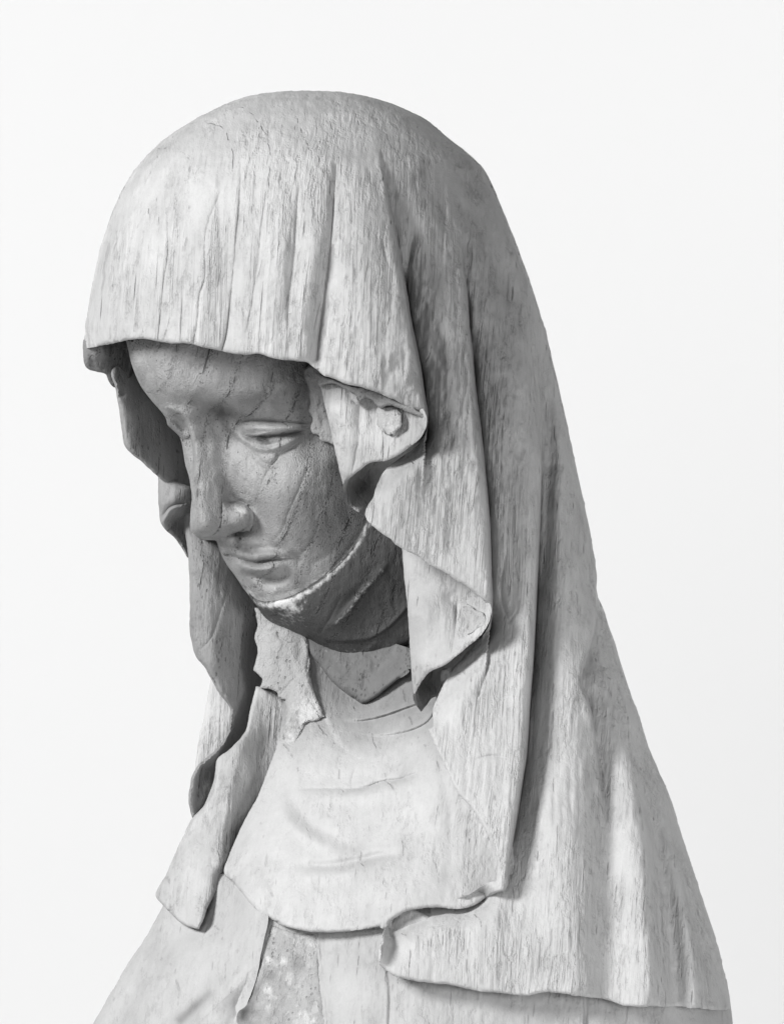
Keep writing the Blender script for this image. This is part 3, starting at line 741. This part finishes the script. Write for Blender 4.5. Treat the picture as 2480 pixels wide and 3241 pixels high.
face_strokes = [
    ST('ridge', 'S', [(518, 1288), (540, 1287), (565, 1302), (588, 1330), (601, 1361), (609, 1410)], [6, 12, 14, 12, 6, 0], 9),
    # near eye
    ST('groove', 'R8', [(770, 925), (800, 890), (870, 868), (950, 864), (1100, 876), (1250, 886), (1400, 895), (1490, 890)], [8, 26, 34, 36, 36, 32, 24, 8], 6.5, refine=True),
    ST('ridge', 'R8', [(820, 930), (880, 935), (1000, 930), (1150, 925), (1300, 920), (1430, 915)], [10, 24, 30, 28, 22, 8], 13),
    ST('step', 'R8', [(1490, 925), (1400, 950), (1250, 974), (1100, 992), (960, 1010), (880, 1008), (818, 980)], [2, 10, 14, 16, 16, 12, 2], 16, [3, 20, 30, 34, 34, 24, 2], 13),
    ST('ridge', 'R8', [(880, 1045), (1000, 1060), (1120, 1052), (1280, 1015)], [6, 15, 14, 6], 10),
    ST('ridge', 'R8', [(700, 915), (770, 985), (840, 1050), (905, 1090), (970, 1128), (1060, 1142), (1160, 1118), (1280, 1072), (1420, 990)], [4, 14, 18, 18, 20, 20, 18, 14, 3], 9, wr=9),
    ST('ridge', 'R8', [(990, 1035), (1040, 1040)], [16, 16], 11),
    ST('groove', 'R8', [(700, 960), (760, 1040), (830, 1090), (900, 1150), (940, 1220)], [2, 8, 8, 9, 4], 6, refine=True),
    ST('valley', 'R8', [(920, 1180), (1010, 1270), (1110, 1290), (1200, 1190), (1300, 1105), (1400, 1010), (1470, 960)], [4, 12, 13, 12, 11, 9, 3], 10),
    ST('valley', 'R8', [(420, 820), (540, 780), (680, 800), (780, 850)], [8, 20, 22, 8], 26),
    ST('ridge', 'R8', [(560, 600), (750, 610), (1000, 610), (1250, 620)], [0, 6, 8, 0], 24),
    # far eye
    ST('valley', 'S', [(540, 1318), (562, 1340), (585, 1365)], [10, 16, 10], 9),
    ST('ridge', 'S', [(556, 1352), (572, 1368), (592, 1376)], [10, 14, 10], 9),
    ST('groove', 'S', [(566, 1385), (580, 1392), (600, 1394)], [8, 14, 8], 4),
    # nose wing and nostril
    ST('groove', 'R8', [(650, 1640), (720, 1640), (810, 1640), (880, 1690), (925, 1760), (930, 1850), (905, 1910)], [0, 10, 18, 20, 20, 24, 20], 8, refine=True),
    ST('groove', 'R8', [(615, 1620), (625, 1720), (610, 1830)], [3, 9, 4], 5, refine=True),
    ST('ridge', 'R8', [(740, 1760), (820, 1790), (870, 1830)], [6, 12, 8], 22),
    ST('valley', 'R8', [(690, 1955), (790, 1948), (880, 1925)], [16, 40, 16], 9),
    # mouth
    ST('step', 'R1', [(880, 1086), (840, 1084), (770, 1094), (690, 1106), (640, 1094), (600, 1080), (565, 1062)], [4, 10, 16, 17, 17, 12, 4], 22, [3, 22, 32, 32, 26, 14, 4], 13),
    ST('ridge', 'R1', [(625, 1120), (680, 1142), (740, 1146), (800, 1130), (850, 1112)], [12, 28, 30, 22, 3], 17),
    ST('valley', 'R1', [(650, 1165), (700, 1184), (760, 1196), (820, 1194), (860, 1165)], [6, 28, 34, 26, 6], 13),
    ST('valley', 'R1', [(880, 1080), (905, 1095), (915, 1130)], [16, 18, 5], 12),
    ST('ridge', 'R1', [(590, 1058), (640, 1072), (690, 1080), (760, 1072), (830, 1068)], [6, 14, 14, 14, 5], 11),
    ST('valley', 'R1', [(600, 1020), (660, 1045), (740, 1045), (820, 1045)], [6, 9, 9, 3], 10),
    ST('valley', 'R1', [(690, 960), (760, 1020), (830, 1060), (890, 1090)], [4, 10, 9, 5], 20),
    ST('valley', 'R1', [(600, 1010), (620, 1060)], [8, 6], 12),
    ST('ridge', 'R1', [(720, 1240), (790, 1252), (870, 1235)], [6, 18, 6], 26),
    # growth-ring checks across the skin
    ST('groove', 'R1', [(175, 130), (215, 210), (250, 290), (290, 350)], [2, 7, 5, 2], 3, refine=True),
    ST('groove', 'R1', [(770, 270), (745, 350), (722, 410)], [1, 4, 4], 4, refine=True),
    ST('groove', 'R1', [(830, 580), (780, 650), (740, 720), (700, 850)], [4, 9, 5, 3], 4, refine=True),
    ST('groove', 'R1', [(960, 640), (910, 770), (860, 880), (830, 960), (790, 1010)], [2, 5, 4, 5, 3], 4, refine=True),
    ST('groove', 'R1', [(1010, 900), (985, 990), (920, 1080)], [2, 5, 3], 4, refine=True),
    ST('valley', 'R1', [(1100, 1020), (1050, 1070), (1000, 1110)], [2, 8, 2], 10),
]
def chalk_line(P, line, w, a):
    d, _, am = poly_dist(P, resample(line, 10), amps(a, len(resample(line, 10))))
    return am * np.exp(-(d / w) ** 2)
wl = T('R1', [(1238, 915), (1215, 950), (1180, 1015), (1120, 1090), (1040, 1168), (960, 1228), (880, 1270), (800, 1295), (740, 1303), (690, 1288), (640, 1225), (600, 1165)])
def blot(P, x, y, sx, sy, a): return a * np.exp(-((P[:, 0] - x) / sx) ** 2 - ((P[:, 1] - y) / sy) ** 2)
def face_tone(P):
    t = chalk_line(P, wl, 13, [.34, .42, .48, .48, .52, .56, .66, .72, .66, .56, .42, .1])
    t += blot(P, 768, 1614, 26, 14, .95) + blot(P, 803, 1640, 9, 40, .6) + blot(P, 895, 1762, 14, 8, .8)
    t += blot(P, 870, 1880, 60, 22, .35)
    t += chalk_line(P, T('S', [(526, 1290), (542, 1288), (562, 1300)]), 5, [.7, .8, .5])
    # dark stains and iris, plus painted shade of hem, eye socket and lid slit
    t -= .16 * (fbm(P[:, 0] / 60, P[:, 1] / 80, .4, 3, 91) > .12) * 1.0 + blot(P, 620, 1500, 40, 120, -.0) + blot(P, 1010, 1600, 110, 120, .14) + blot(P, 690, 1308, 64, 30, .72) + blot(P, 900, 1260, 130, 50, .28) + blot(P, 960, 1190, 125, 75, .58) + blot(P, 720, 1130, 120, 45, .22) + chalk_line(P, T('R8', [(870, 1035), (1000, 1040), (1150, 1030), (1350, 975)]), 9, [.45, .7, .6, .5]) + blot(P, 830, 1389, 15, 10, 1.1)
    return t
face = Part()
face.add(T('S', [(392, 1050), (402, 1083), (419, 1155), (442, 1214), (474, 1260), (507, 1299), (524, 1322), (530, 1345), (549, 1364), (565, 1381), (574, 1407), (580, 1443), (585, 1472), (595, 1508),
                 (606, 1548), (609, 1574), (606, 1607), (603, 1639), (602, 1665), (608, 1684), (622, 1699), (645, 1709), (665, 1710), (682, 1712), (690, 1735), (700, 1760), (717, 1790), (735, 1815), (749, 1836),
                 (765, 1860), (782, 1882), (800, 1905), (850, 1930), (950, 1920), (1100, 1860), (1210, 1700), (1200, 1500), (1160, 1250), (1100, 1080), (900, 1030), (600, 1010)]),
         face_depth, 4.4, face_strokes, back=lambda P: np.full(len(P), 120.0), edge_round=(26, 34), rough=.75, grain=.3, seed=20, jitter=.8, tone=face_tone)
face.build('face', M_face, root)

# ---- wimple round the jaw and neck
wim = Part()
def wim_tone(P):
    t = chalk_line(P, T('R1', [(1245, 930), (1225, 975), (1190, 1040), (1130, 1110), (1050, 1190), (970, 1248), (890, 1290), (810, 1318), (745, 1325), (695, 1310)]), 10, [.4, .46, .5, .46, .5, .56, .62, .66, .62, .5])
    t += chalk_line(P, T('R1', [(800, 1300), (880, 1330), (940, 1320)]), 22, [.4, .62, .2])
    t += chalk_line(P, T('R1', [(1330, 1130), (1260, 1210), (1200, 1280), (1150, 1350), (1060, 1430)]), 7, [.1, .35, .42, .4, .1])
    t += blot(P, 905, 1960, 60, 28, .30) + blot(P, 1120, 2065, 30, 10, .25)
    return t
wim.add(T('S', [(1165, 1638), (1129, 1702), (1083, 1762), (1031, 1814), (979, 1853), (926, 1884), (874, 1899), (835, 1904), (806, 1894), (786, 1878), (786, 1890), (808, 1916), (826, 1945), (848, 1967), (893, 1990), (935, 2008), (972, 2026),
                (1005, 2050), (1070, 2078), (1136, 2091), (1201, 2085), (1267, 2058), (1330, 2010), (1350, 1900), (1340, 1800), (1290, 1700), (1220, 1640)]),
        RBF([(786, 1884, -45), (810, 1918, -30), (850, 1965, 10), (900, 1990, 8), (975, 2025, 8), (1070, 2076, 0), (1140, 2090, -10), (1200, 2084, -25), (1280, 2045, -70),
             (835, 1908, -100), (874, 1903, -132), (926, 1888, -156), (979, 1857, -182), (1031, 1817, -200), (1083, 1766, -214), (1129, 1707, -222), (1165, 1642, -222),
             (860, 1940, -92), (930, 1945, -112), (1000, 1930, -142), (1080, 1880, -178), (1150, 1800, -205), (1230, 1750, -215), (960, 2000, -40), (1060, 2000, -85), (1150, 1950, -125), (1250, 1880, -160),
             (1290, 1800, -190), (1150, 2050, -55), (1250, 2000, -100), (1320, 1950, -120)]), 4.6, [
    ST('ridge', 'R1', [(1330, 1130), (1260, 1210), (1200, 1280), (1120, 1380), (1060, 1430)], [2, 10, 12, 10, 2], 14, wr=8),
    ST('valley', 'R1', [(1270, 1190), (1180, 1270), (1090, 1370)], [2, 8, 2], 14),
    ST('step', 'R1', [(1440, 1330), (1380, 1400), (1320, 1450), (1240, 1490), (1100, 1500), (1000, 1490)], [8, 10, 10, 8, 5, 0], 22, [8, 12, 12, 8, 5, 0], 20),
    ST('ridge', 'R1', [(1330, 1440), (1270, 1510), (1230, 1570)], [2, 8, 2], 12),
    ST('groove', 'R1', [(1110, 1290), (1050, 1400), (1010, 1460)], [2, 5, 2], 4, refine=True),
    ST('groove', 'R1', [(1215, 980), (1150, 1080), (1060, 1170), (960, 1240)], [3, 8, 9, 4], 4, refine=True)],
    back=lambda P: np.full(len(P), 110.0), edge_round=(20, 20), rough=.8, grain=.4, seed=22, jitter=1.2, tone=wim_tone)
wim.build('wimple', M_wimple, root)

# ---- cloth over the neck and breast
chest = Part()
bib_hem = T('R5', [(690, 1262), (705, 1292), (740, 1310), (820, 1400), (900, 1470), (960, 1497), (1020, 1525), (1100, 1543), (1180, 1550), (1300, 1548), (1400, 1537), (1512, 1517)])
bib_s = T('R6', [(150, 1044), (172, 1018), (200, 996), (240, 974), (300, 961), (370, 958), (440, 965), (490, 958), (540, 932), (580, 897), (610, 878)])
def chest_tone(P):
    t = -.72 * sstep(2420, 2140, P[:, 1])  # chin shadow painted into the cloth, fading down the breast
    t += chalk_line(P, T('R5', [(1130, 210), (1180, 360), (1260, 520), (1330, 620), (1430, 670), (1520, 700)]), 6, [.3, .5, .5, .45, .45, .2])
    t += chalk_line(P, T('R6', [(440, 520), (500, 590), (545, 660), (580, 740)]), 12, [.2, .6, .7, .2])
    return t
chest.add(T('R10', [(1010, 640), (1000, 760), (1000, 900), (960, 1100), (935, 1200), (925, 1330), (895, 1480), (870, 1560), (840, 1640)]) + T('R5', [(870, 870), (820, 960), (760, 1080), (710, 1200)]) +
          bib_hem + bib_s + T('R6', [(660, 830), (660, 700), (600, 560), (520, 420), (440, 250), (420, 60), (300, -120), (150, -180)]),
          RBF([(960, 1960, 40), (1000, 2000, 30), (1150, 2060, 14), (1280, 2050, -40), (1000, 2100, 25), (1150, 2130, 0), (1300, 2130, -110), (1152, 2215, -40), (1000, 2200, -10), (1100, 2260, -70), (1250, 2240, -150), (1350, 2250, -270),
               (920, 2200, 10), (900, 2300, -40), (1000, 2330, -120), (1150, 2350, -210), (1300, 2350, -330), (1400, 2350, -430), (840, 2450, -90), (900, 2450, -170), (1050, 2480, -275), (1200, 2480, -365), (1400, 2480, -520),
               (765, 2600, -140), (850, 2620, -270), (1000, 2640, -370), (1200, 2640, -460), (1400, 2620, -532), (1480, 2620, -548), (715, 2740, -190), (800, 2780, -320), (950, 2800, -440), (1150, 2800, -530), (1350, 2780, -600), (1480, 2720, -575),
               (840, 2875, -400), (950, 2910, -490), (1150, 2910, -570), (1300, 2840, -618), (1450, 2800, -605), (1560, 2780, -600)]), 5.2, [
    ST('step', 'R4', [(640, 1380), (560, 1410), (450, 1450), (350, 1475), (230, 1484)], [8, 10, 10, 9, 0], 40, [10, 14, 16, 12, 0], 20),
    ST('step', 'R4', [(700, 1440), (660, 1485), (560, 1530), (400, 1556), (300, 1550)], [6, 9, 9, 6, 0], 40, [10, 12, 10, 6, 0], 20),
    ST('groove', 'R5', [(1090, 826), (1200, 822), (1360, 820), (1450, 810), (1500, 790), (1560, 775), (1620, 765), (1700, 735)], [3, 8, 10, 10, 22, 22, 20, 10], 7, refine=True),
    ST('ridge', 'R5', [(1080, 850), (1250, 860), (1450, 845), (1650, 790)], [2, 10, 12, 6], 22),
    ST('valley', 'R5', [(1040, 790), (1200, 775), (1400, 770), (1600, 720)], [3, 8, 8, 3], 26),
    ST('valley', 'R5', [(1090, 1213), (1250, 1213), (1380, 1190), (1500, 1160), (1620, 1145)], [3, 15, 17, 16, 3], 13),
    ST('ridge', 'R5', [(1050, 1260), (1250, 1262), (1400, 1240), (1550, 1200)], [2, 9, 9, 2], 18),
    ST('valley', 'R5', [(1000, 690), (1040, 840), (1110, 960), (1230, 1050), (1380, 1105)], [3, 10, 12, 10, 2], 22),
    ST('ridge', 'R5', [(960, 880), (1040, 1000), (1180, 1090), (1300, 1140)], [2, 10, 10, 2], 22),
    ST('valley', 'R5', [(830, 1040), (890, 1190), (950, 1310)], [3, 10, 2], 20),
    ST('groove', 'R5', [(1145, 670), (1100, 790), (1085, 900), (1100, 970), (1020, 1070), (985, 1160), (960, 1270), (935, 1350), (910, 1410), (905, 1465)], [1, 2, 2, 3, 3.5, 3.5, 4, 4, 3.5, 4], 2.2, refine=True),
    ST('groove', 'R5', [(1255, 1290), (1200, 1370), (1170, 1470)], [1, 2, 1.5], 2, refine=True),
    ST('groove', 'R5', [(1400, 690), (1370, 760), (1365, 820)], [1, 4, 3], 2.5, refine=True),
    ST('valley', 'R6', [(385, 330), (400, 500), (420, 650), (410, 850)], [2, 8, 10, 2], 24),
    ST('valley', 'R6', [(330, 420), (300, 600), (260, 800)], [2, 7, 2], 26)],
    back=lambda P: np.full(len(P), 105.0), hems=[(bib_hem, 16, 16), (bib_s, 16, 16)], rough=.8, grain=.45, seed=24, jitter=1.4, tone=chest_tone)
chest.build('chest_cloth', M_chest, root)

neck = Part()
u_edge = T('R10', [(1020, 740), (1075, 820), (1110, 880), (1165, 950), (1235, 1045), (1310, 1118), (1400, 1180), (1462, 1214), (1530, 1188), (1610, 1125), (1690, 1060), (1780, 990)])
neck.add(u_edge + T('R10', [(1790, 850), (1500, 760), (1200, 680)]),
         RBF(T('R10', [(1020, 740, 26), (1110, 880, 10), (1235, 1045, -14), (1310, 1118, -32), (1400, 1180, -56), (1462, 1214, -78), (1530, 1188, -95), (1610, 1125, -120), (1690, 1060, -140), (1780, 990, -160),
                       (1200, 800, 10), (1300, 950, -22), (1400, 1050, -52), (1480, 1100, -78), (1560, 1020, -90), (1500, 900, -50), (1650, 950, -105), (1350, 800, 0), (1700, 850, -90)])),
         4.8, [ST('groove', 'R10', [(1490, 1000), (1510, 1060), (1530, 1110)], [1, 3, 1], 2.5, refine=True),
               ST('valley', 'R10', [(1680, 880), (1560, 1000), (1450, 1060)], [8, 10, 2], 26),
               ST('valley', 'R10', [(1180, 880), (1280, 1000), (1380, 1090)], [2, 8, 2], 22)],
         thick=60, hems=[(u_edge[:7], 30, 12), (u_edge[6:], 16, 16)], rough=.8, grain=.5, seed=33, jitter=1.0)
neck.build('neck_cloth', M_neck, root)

# ---- plaster repair beside the neck
pl = Part()
pl.add(T('R10', [(745, 585), (752, 700), (735, 780), (762, 870), (745, 940), (730, 1000), (760, 1030), (795, 1060), (778, 1115), (850, 1122), (895, 1148), (903, 1180), (950, 1193), (943, 1330), (905, 1480), (880, 1555), (830, 1665),
                 (905, 1635), (960, 1560), (1010, 1490), (1045, 1430), (1085, 1345), (1170, 1330), (1212, 1302), (1165, 1200), (1118, 1060), (1105, 900), (1070, 760), (960, 690), (850, 620)]),
       RBF(T('R10', [(745, 600, 60), (740, 780, 60), (715, 1010, 55), (850, 750, 30), (1000, 800, 8), (900, 900, 10), (1090, 900, 4), (1000, 1050, -14), (800, 1100, 22), (1150, 1200, -50), (950, 1200, -12), (1190, 1300, -82), (1000, 1330, -60),
                     (940, 1340, -40), (1040, 1430, -98), (910, 1480, -62), (960, 1555, -108), (840, 1655, -70), (900, 1630, -112)])),
       4.6, [ST('groove', 'R10', [(1105, 880), (1098, 940), (1092, 1000)], [8, 14, 8], 5, refine=True),
             ST('groove', 'R10', [(895, 745), (900, 770), (950, 810), (1000, 815)], [12, 8, 5, 3], 3, refine=True),
             ST('groove', 'R10', [(900, 1170), (1000, 1060), (1090, 980)], [2, 5, 2], 4, refine=True)],
       thick=70, edge_round=(7, 9), rough=1.9, grain=0, seed=26, jitter=3.4,
       tone=lambda P: blot(P, 980, 2260, 55, 60, .8) + chalk_line(P, T('R10', [(1110, 1040), (1140, 1120), (1180, 1230), (1210, 1300)]), 8, [.6, .8, .8, .7]) + blot(P, 915, 2370, 30, 70, .65) + blot(P, 840, 2120, 40, 70, .1))
pl.build('plaster_repair', M_plaster, root)

def flake(outline, cps, seed, tone=None, thick=16, jitter=3.0, name='plaster_flake', rough=1.6):
    p = Part()
    p.add(outline, RBF(cps), 4.2, thick=thick, edge_round=(6, 7), rough=rough, grain=0, seed=seed, jitter=jitter, tone=tone)
    return p.build(name, M_plaster, root)
flake(T('R11', [(640, 690), (660, 640), (740, 625), (830, 640), (880, 690), (905, 740), (900, 800), (912, 830), (885, 870), (850, 905), (830, 950), (800, 930), (770, 940), (730, 900), (700, 915), (675, 870), (645, 830), (655, 770)]),
      T('R11', [(640, 690, -545), (650, 830, -556), (880, 700, -578), (900, 840, -594), (760, 930, -574), (770, 780, -578), (740, 640, -552)]), 40, lambda P: .05 + .4 * sstep(1310, 1370, P[:, 1]))
flake(T('R11', [(760, 1400), (830, 1380), (870, 1410), (890, 1470), (870, 1540), (820, 1580), (800, 1640), (780, 1720), (750, 1680), (745, 1560), (770, 1480)]),
      T('R11', [(760, 1400, -555), (880, 1470, -590), (860, 1400, -580), (780, 1700, -590), (750, 1560, -575), (820, 1560, -590)]), 41, lambda P: np.full(len(P), .25))
flake(T('R11', [(360, 470), (350, 430), (430, 440), (470, 560), (455, 630), (430, 620), (400, 590), (372, 570)]),
      T('R11', [(360, 440, -515), (460, 560, -530), (430, 620, -530), (380, 560, -520)]), 42)
flake(T('R4', [(845, 850), (880, 850), (920, 880), (960, 900), (970, 950), (930, 980), (905, 1000), (880, 1010), (862, 985), (868, 940), (850, 900)]),
      T('R4', [(850, 860, -520), (960, 900, -585), (900, 1000, -575), (870, 960, -550), (900, 900, -548)]), 43, lambda P: .3 * sstep(1950, 1980, P[:, 1]), rough=3.4)
flake(T('R4', [(750, 1200), (790, 1190), (810, 1230), (800, 1290), (770, 1295), (745, 1260)]),
      T('R4', [(750, 1200, -450), (800, 1200, -470), (800, 1290, -440), (750, 1270, -420)]), 44, rough=2.5)
# ragged filling left under the veil's hem and beside the temple
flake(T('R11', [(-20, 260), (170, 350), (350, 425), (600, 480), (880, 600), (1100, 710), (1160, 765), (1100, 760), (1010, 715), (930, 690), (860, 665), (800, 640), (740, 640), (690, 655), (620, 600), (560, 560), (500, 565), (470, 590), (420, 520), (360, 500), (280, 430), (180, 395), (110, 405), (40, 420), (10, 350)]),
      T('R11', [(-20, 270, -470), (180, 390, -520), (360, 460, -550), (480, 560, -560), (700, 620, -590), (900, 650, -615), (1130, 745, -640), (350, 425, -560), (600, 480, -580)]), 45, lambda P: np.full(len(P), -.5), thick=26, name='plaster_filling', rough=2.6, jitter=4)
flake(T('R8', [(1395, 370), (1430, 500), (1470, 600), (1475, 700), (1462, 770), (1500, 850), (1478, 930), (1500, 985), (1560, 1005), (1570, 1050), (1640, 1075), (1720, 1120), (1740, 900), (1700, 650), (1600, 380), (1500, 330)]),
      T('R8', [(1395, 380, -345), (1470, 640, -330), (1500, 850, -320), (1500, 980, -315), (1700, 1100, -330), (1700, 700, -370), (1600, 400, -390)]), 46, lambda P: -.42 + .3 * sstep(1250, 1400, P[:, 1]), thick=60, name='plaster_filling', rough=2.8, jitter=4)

# ---- mantle on the far shoulder and tunic
mantle = Part()
mantle.add(T('R5', [(400, 1400), (350, 1480), (280, 1610), (180, 1760), (80, 1930), (30, 2016), (-20, 2110), (-130, 2385), (760, 2385), (800, 2016), (870, 1800), (910, 1600), (930, 1450), (820, 1360), (740, 1280), (600, 1300)]),
           RBF(T('R5', [(375, 1445, -60), (280, 1610, -40), (180, 1760, -30), (80, 1930, -20), (0, 2080, -10), (-120, 2380, 0), (480, 1600, -150), (400, 1750, -160), (600, 1600, -215), (600, 1450, -120), (700, 1420, -190), (850, 1450, -350), (880, 1550, -390),
                        (700, 1750, -330), (560, 1850, -290), (820, 1750, -375), (300, 1950, -160), (200, 2100, -140), (450, 2050, -270), (700, 2000, -350), (740, 2200, -370), (400, 2300, -260)])), 5.5, [
    ST('ridge', 'R5', [(560, 1620), (440, 1750), (330, 1880), (230, 2030)], [2, 10, 12, 10], 34, wr=28),
    ST('valley', 'R5', [(480, 1600), (350, 1760), (200, 1950), (150, 2030)], [2, 10, 10, 8], 34),
    ST('ridge', 'R5', [(860, 1560), (820, 1720), (720, 1860), (600, 2000), (540, 2060)], [2, 8, 12, 12, 12], 36, wr=26),
    ST('valley', 'R5', [(700, 1720), (600, 1860), (480, 1990)], [2, 12, 12], 36),
    ST('groove', 'R5', [(618, 1480), (600, 1560), (575, 1670)], [2, 6, 3], 3, refine=True),
    ST('groove', 'R5', [(740, 1370), (715, 1480)], [2, 5], 3, refine=True),
    ST('groove', 'R5', [(490, 1650), (470, 1740), (460, 1790)], [2, 6, 2], 3, refine=True)],
    thick=90, hems=[(T('R5', [(350, 1480), (280, 1610), (180, 1760), (80, 1930), (30, 2016), (-20, 2110), (-130, 2385)]), 26, 34)], rough=.8, grain=.4, seed=28,
    tone=lambda P: chalk_line(P, T('R5', [(620, 1890), (540, 1960), (470, 2030)]), 14, [-.3, -.55, -.5]))
mantle.build('mantle', M_tunic, root)
tun = Part()
def tun_depth(P):
    a = RBF([(700, 2850, -290), (850, 2900, -400), (795, 3050, -392), (720, 3200, -368), (680, 3380, -346), (1000, 2900, -455), (950, 3050, -440), (950, 3250, -470), (1150, 2900, -520), (1130, 3100, -560), (1130, 3300, -600), (1300, 2950, -570), (1300, 3150, -628), (1300, 3350, -660)])(P)
    h = hull(P, bs=0.88)
    t = sstep(1150, 1500, P[:, 0])
    return a * (1 - t) + h * t
tun.add(T('S', [(830, 2830), (820, 2950), (780, 3060), (700, 3150), (600, 3260), (560, 3415), (2322, 3415), (2316, 3320), (2313, 3218), (2303, 3140), (2290, 3090), (2200, 3060), (1600, 3000), (1300, 2850), (1000, 2800)]),
        tun_depth, 5.5, [
    ST('step', 'R6', [(160, 1215), (166, 1320), (162, 1420), (160, 1600)], [3, 4, 4, 3], 40, [4, 7, 7, 6], 34),
    ST('step', 'R6', [(940, 1300), (944, 1380), (938, 1500)], [8, 9, 8], 30, [10, 14, 12], 24),
    ST('step', 'R6', [(1215, 1340), (1205, 1500)], [3, 5], 30, [6, 8], 24),
    ST('valley', 'R5', [(900, 1500), (880, 1680), (850, 1830), (780, 1950), (740, 2060), (720, 2150)], [2, 4, 8, 10, 10, 10], 22),
    ST('step', 'R5', [(1195, 1560), (1205, 1700), (1225, 1850), (1240, 2060)], [0, 0, 0, 0], 8, [2, 3, 3, 3], 26),
    ST('groove', 'R5', [(920, 1490), (890, 1590), (875, 1680)], [4, 6, 3], 3, refine=True),
    ST('groove', 'R5', [(885, 1780), (880, 1850), (872, 1930)], [4, 12, 6], 5, refine=True)],
    back=lambda P: np.full(len(P), 30.0), rough=1.0, grain=.5, seed=30, edge_round=(10, 10),
    tone=lambda P: -.55 * np.exp(-((P[:, 0] - 765) / 48) ** 2 - ((P[:, 1] - 3150) / 60) ** 2) - .28 * np.exp(-((P[:, 0] - 880) / 90) ** 2 - ((P[:, 1] - 3050) / 130) ** 2) + .5 * np.exp(-((P[:, 0] - 920) / 45) ** 2 - ((P[:, 1] - 3130) / 50) ** 2))
tun.build('tunic', M_tunic, root)

# ---- rough ground left where the tunic's paint has flaked off
rg = Part()
rg.add(T('R5', [(950, 1525), (1010, 1545), (1090, 1562), (1180, 1572), (1196, 1640), (1205, 1760), (1222, 1880), (1235, 2000), (1240, 2100), (1000, 2115), (800, 2100), (770, 2000), (835, 1900), (870, 1800), (900, 1680), (925, 1590)]),
       lambda P: tun_depth(P) - 2, 4.6, thick=14, edge_round=(14, 8), rough=1.2, grain=.3, seed=50, jitter=4,
       tone=lambda P: .16 + .5 * fbm(P[:, 0] / 45, P[:, 1] / 45, .2, 3, 55) - .9 * np.exp(-((P[:, 0] - 780) / 40) ** 2 - ((P[:, 1] - 3150) / 60) ** 2))
rg.build('plaster_ground', M_plaster, root)
